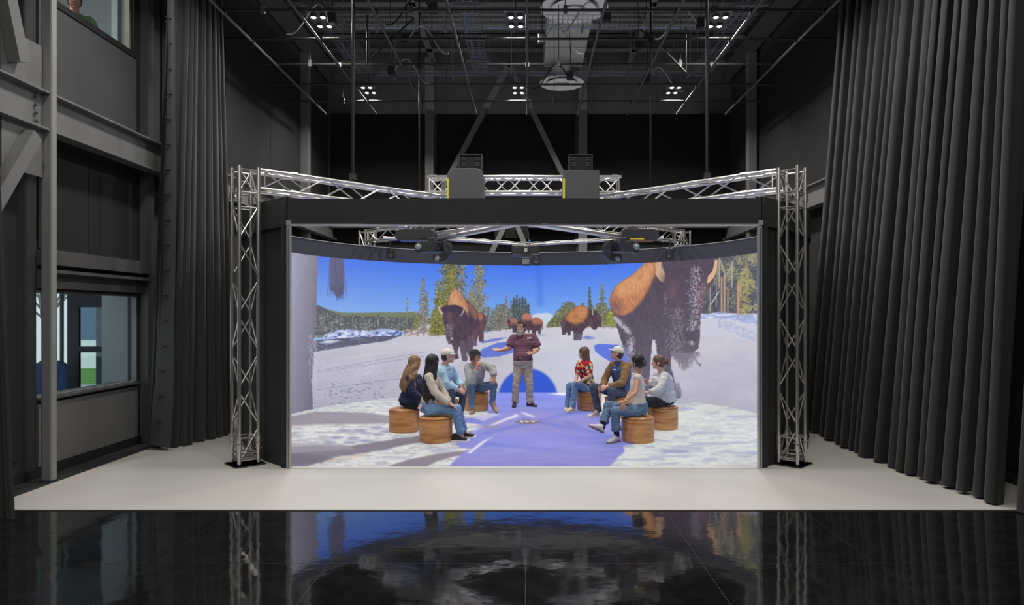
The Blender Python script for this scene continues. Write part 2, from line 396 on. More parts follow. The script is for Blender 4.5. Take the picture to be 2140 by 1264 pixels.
# ------------------------------------------------------------------ pipe grid
t = thing('pipe_grid', 'steel pipe lighting grid hanging beneath the roof over the whole stage', 'lighting grid', (0, 11, 6.8))
gx = [-4.94,-3.72,-2.485,-1.27,-.02,1.21,2.41,3.63,4.82]
gy = [6.29,7.51,8.73,9.95,11.17,12.34,13.59,14.8,15.98]
for x in gx: MB().tube((x,2.5,6.8),(x,16.85,6.8),.024,n=8).build('pipe', M['pipe'], t, smooth=True)
for y in gy: MB().tube((-5.5 if y > 11.5 else -5.0,y,6.85),(5.42 if y > 11.5 else 5.0,y,6.85),.024,n=8).build('cross_pipe', M['xpipe'], t, smooth=True)
for x in (-4.3,-1.9,.6,3.0): 
    for y in (11.17,13.59,15.98):
        MB().tube((x,y,6.85),(x,y,9.3),.008,n=5).box(x-.03,x+.03,y-.03,y+.03,6.80,6.92).build('hanger_rod', M['steeldark'], t)
for x in gx:
    for y in gy:
        if y > 10.5: MB().box(x-.035,x+.035,y-.03,y+.03,6.79,6.87).build('pipe_clamp', M['bpipe'], t)
# drop pipes
for x, y, z0, r, lab in ((-2.49,9.79,3.83,.026,'thick black drop pipe down to the left front truss beam'),(2.53,9.74,3.83,.026,'thick black drop pipe down to the right front truss beam'),
                   (-2.15,13.59,3.9,.016,'thin black drop pipe behind the thick left one'),(2.19,12.34,3.9,.016,'thin black drop pipe left of the thick right one')):
    t = thing('drop_pipe', lab, 'pipe', (x,y,z0))
    MB().tube((x,y,z0),(x,y,9.1),r,n=8).build('pipe', M['dpipe'], t, smooth=True)
    k = MB()
    for z in (z0+.05, 6.8): k.box(x-.04,x+.04,y-.04,y+.04,z-.04,z+.04)
    k.split('clamp', M['bpipe'], t)
# wire cable trays
M['datacable'] = mat('pale blue cable',(130,150,180),.5)
def tray(p0, p1, w, h, lab):
    p0 = Vector(p0); p1 = Vector(p1); d = (p1-p0); L = d.length; d.normalize(); s = Vector((d.y,-d.x,0)); u = Vector((0,0,1))
    t = thing('cable_tray', lab, 'cable tray', p0)
    a = MB(); rr = .0045
    for q in (-w/2,-w/6,w/6,w/2): a.tube(p0+s*q, p1+s*q, rr, n=4)
    for z in (h/2,h):
        for q in (-w/2,w/2): a.tube(p0+s*q+u*z, p1+s*q+u*z, rr, n=4)
    n = int(L/.1)
    for i in range(n+1):
        c = p0+d*(L*i/n); a.path([c-s*w/2+u*h, c-s*w/2, c+s*w/2, c+s*w/2+u*h], rr, 4)
    a.build('wire_mesh', M['wire'], t)
    i = 0
    for i in range(int(L/1.4)+1):
        k = MB()
        c = p0+d*(.4+1.4*i)
        if (c-p0).length > L: break
        k.bar(c-s*(w/2+.09)-u*.03, c+s*(w/2+.09)-u*.03, .04, .04)
        for q in (-1,1): k.tube(c+s*q*(w/2+.07)-u*.03, Vector((c.x+s.x*q*(w/2+.07), c.y+s.y*q*(w/2+.07), 9.2)), .006, n=4)
        k.build('hanger', M['wire'], t)
    b = MB()
    for q in (-.12,-.1,.05):
        b.path([p0+d*(L*i/20)+s*(q+.03*math.sin(i*1.3+q*9))+u*.015 for i in range(21)], .007, 5)
    b.split('data_cable', M['datacable'], t)
tray((-3.85,8.0,7.6),(-3.85,16.2,7.6),.45,.1,'wire mesh cable tray running front to back on the left')
tray((-1.11,8.0,7.6),(-1.11,16.2,7.6),.36,.1,'wire mesh cable tray running front to back near the centre')
tray((4.08,8.0,7.6),(4.08,16.2,7.6),.45,.1,'wire mesh cable tray running front to back on the right')
tray((-3.6,16.35,7.6),(4.2,16.35,7.6),.3,.12,'rear wire mesh cable tray running across the room')
tray((-3.5,14.0,7.75),(4.0,14.0,7.75),.2,.2,'nearer wire mesh cable tray running across the room')
# duct + diffusers
t = thing('air_duct', 'pale rectangular air duct along the ceiling', 'duct', (.93, 12, 8.5))
MB().box(.42,1.43,4,18.4,8.5,9.1).build('duct', M['duct'], t)
k = MB()
for y in np.arange(5,18.4,1.2): k.box(.40,1.45,y,y+.03,8.48,9.1)
k.split('flange', M['duct'], t)
def diffuser(x, y, r, lab):
    t = thing('ceiling_diffuser', lab, 'air diffuser', (x,y,8.0), 'round ceiling diffusers')
    MB().lathe((x,y,8.0),[(r*.42,.5),(r*.42,.16),(r*.8,.14),(r,.05),(r,.03),(r*.78,.05),(r*.62,.12)],40).build('outer_cone', M['diff'], t, smooth=True)
    MB().lathe((x,y,8.0),[(r*.3,.16),(r*.66,.04),(r*.68,.02),(r*.4,.0),(r*.30,.06)],40).build('middle_cone', M['diff'], t, smooth=True)
    MB().lathe((x,y,8.0),[(0,.1),(r*.12,.1),(r*.28,.0),(r*.28,-.02),(r*.1,-.03),(0,-.03)],32).build('centre_cone', M['diff'], t, smooth=True)
    MB().lathe((x,y,8.08),[(0,.0),(r*.6,.0),(r*.6,.02),(0,.02)],32).build('throat', M['black'], t)
diffuser(.89,18.3,.59,'smaller looking rear round white ceiling diffuser')
diffuser(.92,13.8,.68,'larger looking front round white ceiling diffuser')
# high-bay fixtures, each with a real lamp
def fixture(x, y, lab, pw=1.0, tilt=0):
    t = thing('highbay_light', lab, 'light fixture', (x,y,7.3), 'four-lamp high-bay lights')
    MB().box(x-.2,x+.2,y-.32,y+.32,7.36,7.40).build('plate', M['steeldark'], t)
    MB().tube((x,y,7.4),(x,y,9.2),.01,n=6).build('stem', M['steeldark'], t)
    for sx in (-.085,.085):
        for sy in (-.2,.2):
            q = MB().lathe((x+sx,y+sy,7.3),[(.03,.07),(.058,.05),(.062,0),(.05,0)],16).build('lamp_housing', M['steeldark'], t, smooth=True)
            MB().lathe((x+sx,y+sy,7.3),[(0,-.004),(.04,-.004),(.05,.004),(0,.004)],16).build('lamp_lens', M['lamp'], q, smooth=True)
    L = bpy.data.lights.new('highbay', 'AREA'); L.shape = 'RECTANGLE'; L.size = .4; L.size_y = .6; L.energy = 125*pw; L.color = (1,.97,.92); L.spread = R(150)
    lo = bpy.data.objects.new('highbay_lamp', L); C.objects.link(lo); lo.location = (x,y,7.27)
fixture(-3.81,12.7,'four-lamp high-bay light at the near left of the grid')
fixture(-.23,12.7,'four-lamp high-bay light at the near centre of the grid')
fixture(3.49,12.7,'four-lamp high-bay light at the near right of the grid')
fixture(-3.85,16.6,'four-lamp high-bay light at the far left of the grid')
fixture(-.24,16.6,'four-lamp high-bay light at the far centre of the grid')
fixture(3.5,16.6,'four-lamp high-bay light at the far right of the grid')
for x in (-3.7,-.2,3.5):
    for y, e in ((8.6,105),(4.6,80)):
        L = bpy.data.lights.new('highbay_front', 'AREA'); L.shape='RECTANGLE'; L.size=.4; L.size_y=.6; L.energy=e; L.color=(1,.97,.92); L.spread=R(150)
        lo = bpy.data.objects.new('highbay_front_lamp', L); C.objects.link(lo); lo.location = (x,y,7.27)
L = bpy.data.lights.new('roof_fill', 'AREA'); L.shape='RECTANGLE'; L.size=10; L.size_y=16; L.energy=110; L.color=(1,.98,.95)  # unseen fill light added to brighten the roof deck from below
lo = bpy.data.objects.new('roof_fill', L); C.objects.link(lo); lo.location = (0,12,7.7); lo.rotation_euler = (PI,0,0)
# soft unseen fill added behind the camera to brighten front surfaces
L = bpy.data.lights.new('front_fill', 'AREA'); L.shape='RECTANGLE'; L.size=9; L.size_y=3; L.energy=185; L.color=(1,.98,.95)
lo = bpy.data.objects.new('front_fill_light', L); C.objects.link(lo); lo.location = (0,-2.7,6.2); lo.rotation_euler = (R(62),0,0)
for loc, e, sz in (((-7.6,9,8.4),110,1.5),((-7.6,9.2,2.8),30,1.2)):
    L = bpy.data.lights.new('room', 'AREA'); L.size=sz; L.energy=e
    lo = bpy.data.objects.new('room_lamp', L); C.objects.link(lo); lo.location = loc
# sagging cables and grid sockets
sock = [(-3.42,12.0),(-2.3,12.9),(-1.6,11.6),(.25,12.9),(1.35,11.9),(2.1,13.2),(3.05,12.2),(-2.9,14.6),(.9,14.9),(2.6,15.1)]
slab = ['left of the thick left drop pipe','at the second pipe from the left','in the front row near the centre tray','just right of the centre pipe','beside the big diffuser','in the middle row right of centre','by the thick right drop pipe','in the rear row on the left','in the rear row by the small diffuser','in the rear row on the right']
for i, (x, y) in enumerate(sock):
    t = thing('power_drop', 'small black power box hanging above the grid '+slab[i], 'power box', (x,y,6.95), 'power boxes on the grid')
    MB().box(x-.07,x+.07,y-.06,y+.06,6.98,7.16).build('box', M['plastic'], t, bevel=.015)
    MB().path([Vector((x,y,7.16)),Vector((x+.02,y,7.5)),Vector((x-.03,y,8.3)),Vector((x,y,9.2))], .008, 6).build('supply_cable', M['dkcable'], t, smooth=True)
    sg = 1 if i % 2 else -1; pts = []
    for k in range(15):
        a = k/14; pts.append(Vector((x+sg*(.05+.75*a), y+.15*math.sin(a*3), 7.05+.35*math.sin(a*PI*1.5)*(1-a*.3))))
    MB().path(pts, .013, 6).build('whip_cable', M['cable'] if i % 3 != 2 else M['dkcable'], t, smooth=True)
for (x, y, lab) in ((-2.55,12.4,'left'),(2.6,12.9,'right')):
    t = thing('swing_arm', 'black angled pipe arm clamped under the grid on the '+lab, 'pipe arm', (x,y,6.8))
    s = 1 if x > 0 else -1
    MB().path([Vector((x-s*.5,y,7.25)),Vector((x,y,6.8)),Vector((x+s*.35,y,6.45))],.017,8).build('arm', M['bpipe'], t, smooth=True)
    MB().tube((x+s*.35,y,6.42),(x+s*.35,y,7.3),.014).build('post', M['bpipe'], t, smooth=True)
# ------------------------------------------------------------------ curtains
def resample(pts, n):
    pts = [Vector(p) for p in pts]; L = [0]
    for i in range(1, len(pts)): L.append(L[-1]+(pts[i]-pts[i-1]).length)
    out = []
    for k in range(n):
        t = L[-1]*k/(n-1); i = max(j for j in range(len(L)) if L[j] <= t+1e-9); i = min(i, len(pts)-2)
        a = (t-L[i])/(L[i+1]-L[i]); out.append(pts[i].lerp(pts[i+1], a))
    return out, L[-1]
def curtain(bot, top, ztop, folds, amp, seed, z0=.02, n=420, nz=26, flip=1):
    b, L = resample([(p[0],p[1],0) for p in bot], n); tp, _ = resample([(p[0],p[1],0) for p in top], n)
    rs = random.Random(seed); ph = [0]
    wd = [rs.uniform(.6,1.4) for _ in range(folds)]; sw = sum(wd); am = [amp*rs.uniform(.6,1.25) for _ in range(folds+1)]
    edges = [0]
    for q in wd: edges.append(edges[-1]+q/sw)
    vs = []; fs = []
    for j in range(nz+1):
        v = j/nz
        for i in range(n):
            u = i/(n-1)
            uu = u+.010*math.sin(v*3+u*17)*(1-v)*1.0
            uu = min(max(uu,0),1)
            k = min(max(q for q in range(folds) if edges[q] <= uu+1e-9), folds-1)
            a = (uu-edges[k])/(edges[k+1]-edges[k])
            p = b[i].lerp(tp[i], v**1.0)
            i0, i1 = max(i-6,0), min(i+6,n-1)
            d = (b[i1].lerp(tp[i1], v)-b[i0].lerp(tp[i0], v)).normalized(); nn = Vector((-d.y,d.x,0))*flip
            prof = math.cos(2*PI*a); prof = math.copysign(abs(prof)**.7, prof)
            p = p+nn*(prof*am[k]*(1-.35*v))+d*(math.sin(4*PI*a)*am[k]*.35*(1-.3*v))
            p.z = z0+(ztop-z0)*v+(.03*math.sin(u*11+seed) if j == 0 else 0)*.4
            vs.append(p)
    for j in range(nz):
        for i in range(n-1): fs.append((j*n+i,j*n+i+1,(j+1)*n+i+1,(j+1)*n+i))
    m = MB(); m.add(vs, fs); return m
t = thing('stage_curtain', 'long black velvet curtain in deep folds along the right side', 'curtain', (4.75,9,0))
curtain([(4.72,11.5),(4.60,10.2),(4.58,8.9),(4.66,7.9),(4.80,6.98)], [(5.16,11.3),(5.15,9),(5.16,7.0)], 7.15, 19, .10, 5, n=760).build('drape', M['velvetdark'], t, smooth='full')
MB().tube((5.16,6.9,7.18),(5.16,11.4,7.18),.03).build('track', M['bpipe'], t)
t = thing('stage_curtain', 'narrow black curtain end at the right edge in front of the long curtain', 'curtain', (5.1,6.6,0))
curtain([(4.80,6.80),(4.9,6.55),(5.6,6.4)], [(5.2,6.75),(5.3,6.5),(5.7,6.4)], 7.15, 5, .07, 9).build('drape', M['velvet'], t, smooth='full')
t = thing('stage_curtain', 'black curtain gathered by the left wall, edge tied with bows', 'curtain', (-5.1,10.4,0))
curtain([(-5.50,10.12),(-5.30,9.90),(-5.05,10.02),(-4.92,10.6),(-4.80,11.15)], [(-5.30,10.25),(-5.16,10.08),(-5.06,10.2),(-5.04,10.7),(-5.06,11.3)], 7.1, 9, .07, 2, flip=-1).build('drape', M['velvet'], t, smooth='full')
dh = 9.76
le, _ = resample([P(312,928,dh),P(318,850,dh),P(334,700,dh),P(341,600,dh),P(343,400,dh),P(350,200,dh),P(352,-90,dh)], 40)
re_, _ = resample([P(357,936,dh-.03),P(362,850,dh-.04),P(364,700,dh-.04),P(366,600,dh-.03),P(368,400,dh),P(366,200,dh),P(364,-90,dh)], 40)
hm = MB(); hm.add(sum([[le[i], (le[i]+re_[i])/2+Vector((0,-.02,0)), re_[i]] for i in range(40)], []), [f for i in range(39) for f in ((i*3,i*3+1,i*3+4,i*3+3),(i*3+1,i*3+2,i*3+5,i*3+4))])
lf = [(le[i]+re_[i])/2+Vector((-.02,-.03,0)) for i in range(40)]
hm.build('hem', mat('curtain hem',(64,64,65),.8), t, smooth=True)
for i in range(2,38,2):
    p = lf[i]+Vector((0,0,0)); MB().path([p+Vector((-.05,-.01,.03)),p,p+Vector((-.045,-.01,-.05))],.006,5).tube(p+Vector((-.03,0,0)),p+Vector((.04,0,.005)),.008,n=6).build('tie', M['black'], t)
t = thing('stage_curtain', 'near edge of a black curtain at the far left foreground', 'curtain', (-5.2,6.4,0))
curtain([(-4.86,6.50),(-5.0,6.3),(-5.7,6.2)], [(-5.24,6.6),(-5.3,6.3),(-5.7,6.2)], 7.1, 5, .06, 12).build('drape', M['velvet'], t, smooth='full')
# small equipment on the left wall behind the curtain
tag(MB().box(XL+.03,XL+.12,12.35,12.75,1.6,2.5).build('wall_panel_box', M['plastic'], bevel=.01), 'dark electrical box on the left wall between curtain and truss', 'electrical box')
# ================================================================== PROJECTED PICTURE (painted into colour attributes of the curved screen and the floor)
X0, X1 = 590, 1625
class Canvas:
    def __init__(s, y0, y1):
        s.y0, s.y1 = y0, y1; s.W = X1-X0; s.H = y1-y0
        s.a = np.zeros((s.H, s.W, 3)); s.X, s.Y = np.meshgrid(np.arange(X0, X1)+.5, np.arange(y0, y1)+.5)
def vnoise(c, sx, sy, seed, octv=3, rough=.55):
    r = np.random.default_rng(seed); out = 0; amp = 1; tot = 0
    for o in range(octv):
        gx = int(c.W/sx*2**o)+3; gy = int(c.H/sy*2**o)+3; g = r.random((gy, gx))
        fx = (c.X-X0)/sx*2**o; fy = (c.Y-c.y0)/sy*2**o
        ix = fx.astype(int); iy = fy.astype(int); tx = fx-ix; ty = fy-iy; tx = tx*tx*(3-2*tx); ty = ty*ty*(3-2*ty)
        v = (g[iy,ix]*(1-tx)+g[iy,ix+1]*tx)*(1-ty)+(g[iy+1,ix]*(1-tx)+g[iy+1,ix+1]*tx)*ty
        out = out+v*amp; tot += amp; amp *= rough
    return out/tot
def blur(m, k):
    for _ in range(2):
        for ax in (0, 1):
            p = np.pad(m, [(k,k) if a == ax else (0,0) for a in (0,1)], mode='edge'); cs = np.cumsum(p, axis=ax)
            z = np.zeros_like(np.take(cs, [0], ax)); cs = np.concatenate([z, cs], ax); n = 2*k+1; L = m.shape[ax]
            m = (np.take(cs, range(n, n+L), ax)-np.take(cs, range(0, L), ax))/n
    return m
def pmask(c, pts, jag=0, js=4, seed=1, soft=0, ys=None):
    X = c.X; Y = c.Y
    if jag:
        X = X+(vnoise(c, js, ys or js, seed, 3)-.5)*2*jag; Y = Y+(vnoise(c, js, ys or js, seed+50, 3)-.5)*2*jag
    tot = 0; n = len(pts)
    for ox, oy in ((-.25,-.1),(.25,.1),(.08,-.33),(-.08,.33)):
        m = np.zeros(X.shape, bool); Xo = X+ox; Yo = Y+oy
        for i in range(n):
            x1, y1 = pts[i]; x2, y2 = pts[(i+1) % n]
            if y1 == y2: continue
            m ^= ((Yo >= min(y1,y2)) & (Yo < max(y1,y2))) & (Xo < x1+(Yo-y1)*(x2-x1)/(y2-y1))
        tot = tot+m.astype(float)
    m = tot/4
    if soft: m = blur(m, soft)
    return m
def emask(c, cx, cy, rx, ry, soft=.15, ang=0):
    dx = c.X-cx; dy = c.Y-cy; ca, sa = math.cos(ang), math.sin(ang)
    q = np.sqrt(((dx*ca+dy*sa)/rx)**2+((-dx*sa+dy*ca)/ry)**2)
    return np.clip((1+soft-q)/(2*soft), 0, 1)
def put(c, m, col, a=1.0):
    col = np.asarray(col, float); m = (m*a)[..., None]; c.a[:] = c.a*(1-m)+col*m
def dab(c, x, y, rx, ry, col, a=1.0):
    x0 = int(x-rx-2-X0); x1 = int(x+rx+3-X0); y0 = int(y-ry-2-c.y0); y1 = int(y+ry+3-c.y0)
    x0 = max(x0,0); y0 = max(y0,0); x1 = min(x1,c.W); y1 = min(y1,c.H)
    if x0 >= x1 or y0 >= y1: return
    q = np.sqrt(((c.X[y0:y1,x0:x1]-x)/rx)**2+((c.Y[y0:y1,x0:x1]-y)/ry)**2)
    m = (np.clip(1.4-q, 0, 1)*a)[..., None]; c.a[y0:y1,x0:x1] = c.a[y0:y1,x0:x1]*(1-m)+np.asarray(col, float)*m
def line(c, x0, y0, x1, y1, w, col, a=1.0):
    n = int(max(abs(x1-x0), abs(y1-y0))/max(w*.6,.7))+1
    for i in range(n+1):
        t = i/n; dab(c, x0+(x1-x0)*t, y0+(y1-y0)*t, w, w, col, a)
def pine(c, x, y0, y1, w, cols, n, seed, top=.1, trunk=(150,125,110), dens=1, sky=0):
    r = random.Random(seed); line(c, x, y0+4, x, y1, .8, trunk, .7)
    for i in range(int(n*1.5)):
        t = r.random()**.8; ww = w*(top+(1-top)*t**.8)*(.75+.25*math.sin(t*34+seed))
        xx = x+r.gauss(0,.45)*ww; yy = y0+(y1-y0)*t*.96+abs(xx-x)*.25
        k = cols[r.randrange(len(cols))]; f = r.uniform(.8,1.15)
        dab(c, xx, yy, r.uniform(.8,2.2), r.uniform(.6,1.5), [q*f for q in k] if i > n*.5 else [q*.62 for q in k], .8)
random.seed(11)
W = Canvas(500, 905)
# sky
t = np.clip((W.Y-530)/130, 0, 1)[..., None]
W.a[:] = np.array([52,104,236])*(1-t)+np.array([122,170,240])*t
cx = ((W.X-1104)/500)**2; W.a += (cx*np.array([[[16]]]).reshape(1,1)[0,0])[..., None]*np.array([1,.6,-.2])
put(W, pmask(W, [(1119,552),(1130,552),(1138,640),(1122,640)], soft=3), (60,100,215), .35)
# far mountains
put(W, pmask(W, [(1110,660),(1125,654),(1150,654),(1168,668),(1168,690),(1110,690)], 1.5, 5, 3), (200,210,225))
# left hills and forest
put(W, pmask(W, [(600,648),(664,640),(690,648),(715,653),(780,653),(870,652),(905,668),(905,705),(600,705)], 1.2, 6, 5), (112,122,92))
n = vnoise(W, 5, 3, 9); m = pmask(W, [(600,660),(700,655),(720,660),(870,664),(880,700),(600,700)], 3, 4, 6)
put(W, m, (78,86,88)); put(W, m*np.clip((n-.5)*4,0,1), (120,128,108), .7)
m = pmask(W, [(600,635),(664,637),(690,650),(735,668),(735,700),(600,700)], 2.5, 4, 7); put(W, m, (84,88,92))
for i in range(70):
    x = random.uniform(655,850); pine(W, x, random.uniform(648,672)+(x-655)*.06, 692, 5, [(130,138,132),(95,102,100),(160,162,158),(70,76,80)], 26, i)
# snowy far bank and river
put(W, pmask(W, [(675,700),(700,690),(730,688),(760,693),(800,686),(845,692),(850,705),(675,712)], 2, 5, 8), (160,176,222))
n = vnoise(W, 7, 4, 12); m = pmask(W, [(675,700),(700,690),(845,690),(850,706),(675,712)], 2, 5, 8)
put(W, m*np.clip((n-.52)*7,0,1), (225,230,245)); put(W, m*np.clip((.42-n)*8,0,1), (70,90,150))
put(W, pmask(W, [(655,712),(690,708),(760,704),(850,700),(870,704),(820,716),(740,726),(655,736)], 1, 6, 4), (84,86,106))
n = vnoise(W, 9, 2, 14); put(W, pmask(W, [(655,712),(850,702),(740,726),(655,736)])*np.clip((n-.55)*5,0,1), (140,146,170), .7)
put(W, pmask(W, [(664,717),(685,710),(715,712),(690,717)], soft=1), (205,215,240))
# snow field
snow = [(600,745),(663,734),(740,722),(810,712),(850,697),(862,685),(880,676),(905,678),(925,700),(990,698),(1040,690),(1070,684),(1170,681),(1245,684),(1262,670),(1290,678),(1340,690),(1440,650),(1480,652),(1620,655),(1620,905),(600,905)]
ms = pmask(W, snow, .6, 6, 15)
t = np.clip((W.Y-680)/180,0,1)[..., None]; base = np.array([208,206,218])*(1-t)+np.array([178,176,190])*t
base = base+((vnoise(W,60,25,21)-.5)*22)[..., None]
W.a[:] = W.a*(1-ms[..., None])+base*ms[..., None]
put(W, ms*np.clip(1-np.abs((W.X-1190)/110),0,1)*np.clip((W.Y-700)/50,0,1), (205,210,224), .7)
# footprints
for i in range(2600):
    x = random.uniform(640,1040); y = 735+(random.random()**.7)*135
    if y < 736-(x-663)*.13: continue
    s = .5+(y-700)/160; dab(W, x, y, s*random.uniform(.8,2.2), s*random.uniform(.5,1), (146,146,166), random.uniform(.2,.6))
for k in range(3):
    for i in range(40):
        x = 665+i*5.6; y = 775-(i*5.6)*.18+k*12*(.3+i*.01)+(32 if k == 2 else 0); dab(W, x+random.uniform(-1,1), y, 2.2, .9, (120,122,148), .7)
for i in range(46):
    x = random.uniform(690,800); y = random.uniform(800,846); dab(W, x, y, 3.4, 1.5, (116,118,146), .65)
for yy, a in ((760,.25),(748,.2),(742,.2)): line(W, 665, yy, 850, yy-22, .7, (168,170,188), a)
for i in range(700):
    x = random.uniform(1440,1600); y = 690+(random.random()**.7)*190; s = .5+(y-660)/200
    dab(W, x, y, s*random.uniform(.6,2), s*random.uniform(.4,.9), (160,162,178), random.uniform(.15,.5))
# rocky knoll
for i in range(70): dab(W, random.uniform(845,876), random.uniform(688,702), random.uniform(1,3), 1.2, random.choice([(165,135,118),(140,110,100),(190,165,150)]), .8)
dab(W, 902, 686, 4, 3, (120,110,90)); 
# trees behind left bison
G1 = [(150,150,120),(120,120,100),(170,168,150),(96,100,96)]; Y1 = [(160,150,62),(128,124,50),(96,98,52),(180,168,90),(78,80,56)]
pine(W, 851, 622, 677, 7, G1, 50, 3, trunk=(170,150,140))
pine(W, 884, 578, 700, 20, G1, 420, 5, trunk=(190,140,130)); pine(W, 868, 650, 690, 12, Y1+G1, 120, 6); pine(W, 892, 610, 680, 10, G1, 140, 7)
line(W, 886, 620, 886, 702, 1.1, (165,110,115))
pine(W, 916, 585, 700, 26, G1, 500, 8)
pine(W, 942, 535, 702, 52, Y1, 3000, 9, top=.35); pine(W, 920, 600, 702, 26, Y1, 1100, 10)
pine(W, 965, 540, 700, 26, G1+[(70,78,90)], 700, 12, top=.3); pine(W, 905, 650, 702, 14, Y1, 300, 13)
pine(W, 1001, 535, 690, 26, G1+[(150,148,110)], 1300, 14, top=.45); pine(W, 985, 600, 690, 24, [(140,135,90),(150,145,120)], 500, 15)
for i, x in enumerate(range(1012,1060,5)): pine(W, x+random.uniform(-2,2), random.uniform(632,655), 694-(x-1012)*.12, 9, [(140,138,130),(110,112,104),(92,98,96),(165,160,150)], 130, 30+i)
for i, x in enumerate(range(1040,1078,4)): pine(W, x, random.uniform(628,648), 688, 8, [(120,122,112),(100,104,98),(150,140,124)], 70, 60+i, trunk=(178,150,128))
pine(W, 1058, 612, 690, 6, G1, 60, 90, trunk=(170,150,135))
for i, x in enumerate((1074,1080,1086,1092,1098,1104)): pine(W, x, [622,616,622,620,624,634][i], 686, 9, [(80,90,88),(106,112,102),(64,72,78)], 190, 100+i, trunk=(150,128,110))
# right middle grove
for i, x in enumerate(range(1150,1200,4)): pine(W, x, max(628,668-(x-1150)*1.3)+random.uniform(-3,4), 683, 9, [(118,124,84),(92,98,74),(146,146,104)], 110, 130+i, trunk=(150,135,110))
for i, x in enumerate(range(1200,1300,6)): pine(W, x, random.uniform(630,645), 684, 11, [(132,134,78),(104,108,74),(160,158,120),(90,92,76)], 170, 160+i, trunk=(190,160,120))
pine(W, 1232, 600, 680, 10, [(110,120,110),(80,92,90)], 190, 190); pine(W, 1258, 593, 680, 13, [(120,124,84),(84,94,86),(150,148,110)], 330, 191, trunk=(190,165,125))
pine(W, 1288, 600, 676, 22, [(150,145,80),(120,120,78),(168,164,122)], 600, 192); pine(W, 1275, 650, 682, 18, [(160,165,70),(130,140,60)], 260, 193)
for i in range(40): dab(W, random.uniform(1260,1285), random.uniform(678,688), 2, .9, (160,160,170), .6)
# right forest
mf = pmask(W, [(1455,500),(1620,500),(1620,655),(1460,655)], 2, 5, 30); put(W, mf, (84,88,96))
nz_ = vnoise(W, 20, 30, 77)
for i in range(6500):
    x = random.uniform(1462,1618); y = random.uniform(505,648)
    q_ = nz_[int(y-500), int(x-X0)]
    k = random.choice([(150,146,88),(176,168,104),(120,120,86),(190,184,132),(140,136,110)] if random.random() < (q_-.36)*3.2 else [(62,66,78),(52,56,68),(80,84,92),(96,98,92)])
    dab(W, x, y, random.uniform(.8,2.6), random.uniform(.7,2), k, .75)
for i in range(900):
    x = random.uniform(1462,1560); y = random.uniform(590,650); dab(W, x, y, 2, 1.6, random.choice([(56,60,76),(74,76,88),(96,98,100)]), .7)
for x, y0, y1, w, k in ((1508,580,665,1.5,(196,160,130)),(1514,575,664,2,(188,150,122)),(1521,600,660,1.2,(175,145,120)),(1543,590,664,2.8,(198,146,112)),(1484,600,655,1,(170,150,140)),(1503,540,600,1,(180,165,150)),(1530,545,600,1,(190,175,160)),(1548,590,620,1.3,(215,175,120)),(1497,590,640,1,(165,150,140))):
    line(W, x, y0, x, y1, w, k, .9)
line(W, 1485,637,1502,610,1.1,(200,195,195)); line(W, 1514,580,1530,555,1,(190,178,160)); line(W, 1514,570,1506,545,1,(190,178,160))
for i in range(330): 
    x = 1557+random.gauss(0,7); y = random.uniform(560,662); dab(W, x, y, 1.8, 1.4, random.choice([(196,188,100),(170,164,84),(140,136,80)]), .75)
ms2 = pmask(W, [(1452,663),(1500,652),(1560,658),(1620,652),(1620,680),(1452,680)], 1.5, 6, 32); put(W, ms2, (150,166,222), .8)
n = vnoise(W,16,3,40); put(W, ms2*np.clip((n-.5)*6,0,1), (222,226,240))
put(W, pmask(W, [(1452,672),(1500,664),(1540,670),(1620,690),(1620,700),(1452,700)],1,8,33), (206,208,222))
for i in range(160):
    u = random.random(); dab(W, 1500+u*90, 672+u*34+random.uniform(-8,12), 3, 1.2, (166,174,210), .5)
# shadows cast on the snow inside the film picture
BS = (98,120,208)
put(W, pmask(W, [(995,742),(1010,728),(1040,716),(1080,712),(1110,716),(1080,735),(1040,745),(1010,748)], 1.5, 5, 41), BS)
put(W, pmask(W, [(1000,714),(1030,708),(1062,704),(1040,712),(1008,717)], .8, 5, 42), (110,126,200))
put(W, pmask(W, [(1210,706),(1228,702),(1247,707),(1230,709)], soft=1), (110,124,196))
put(W, pmask(W, [(1125,699),(1143,698),(1128,702)], soft=1), (140,146,190))
put(W, pmask(W, [(1241,722),(1250,718),(1290,720),(1330,735),(1340,800),(1300,770),(1262,748),(1244,734)], .8, 8, 43), (90,116,222))
q = emask(W, 1103, 832, 62, 62, .04)*(W.Y < 905); put(W, q, (52,88,206)); 
# left foreground leg and hanging tail
m = pmask(W, [(560,500),(662,500),(665,560),(661,620),(662,660),(658,700),(655,760),(651,800),(654,850),(658,870),(655,905),(560,905)], 1.6, 5, 50, ys=9)
t = np.clip((W.Y-540)/330,0,1)[..., None]; leg = (np.array([160,158,178])*(1-t)+np.array([126,122,142])*t)*(1-.22*np.clip((W.X-615)/45,0,1))[..., None]
leg = leg+((vnoise(W,6,14,52)-.5)*10)[..., None]; W.a[:] = W.a*(1-m[..., None])+leg*m[..., None]
for i in range(130):
    y = random.uniform(700,800); dab(W, random.uniform(645,662), y, .8, random.uniform(1,4), (205,200,215), .5)
m = pmask(W, [(690,500),(714,500),(719,560),(719,600),(716,612),(706,620),(697,612),(689,598),(688,560)], 1.8, 4, 54, ys=16)
put(W, m, (92,92,124)); put(W, m*np.clip((vnoise(W,3,40,55)-.5)*4,0,1), (74,76,110), .6)
for i in range(46):
    x = random.uniform(689,718); L = random.uniform(10,38); y = 596+random.uniform(-6,10)
    x2 = x+random.uniform(-3,6); line(W, x, y, x2, y+L*(1-abs((x-706)/26)), .7, (78,78,112), .7)
for i in range(8): line(W, 688+random.uniform(-1,2), 570, 685+random.uniform(-2,6), 620, .5, (92,96,140), .5); line(W, 718, 545+i*4, 724+random.uniform(-2,2), 600+i*4, .5, (92,96,150), .35)
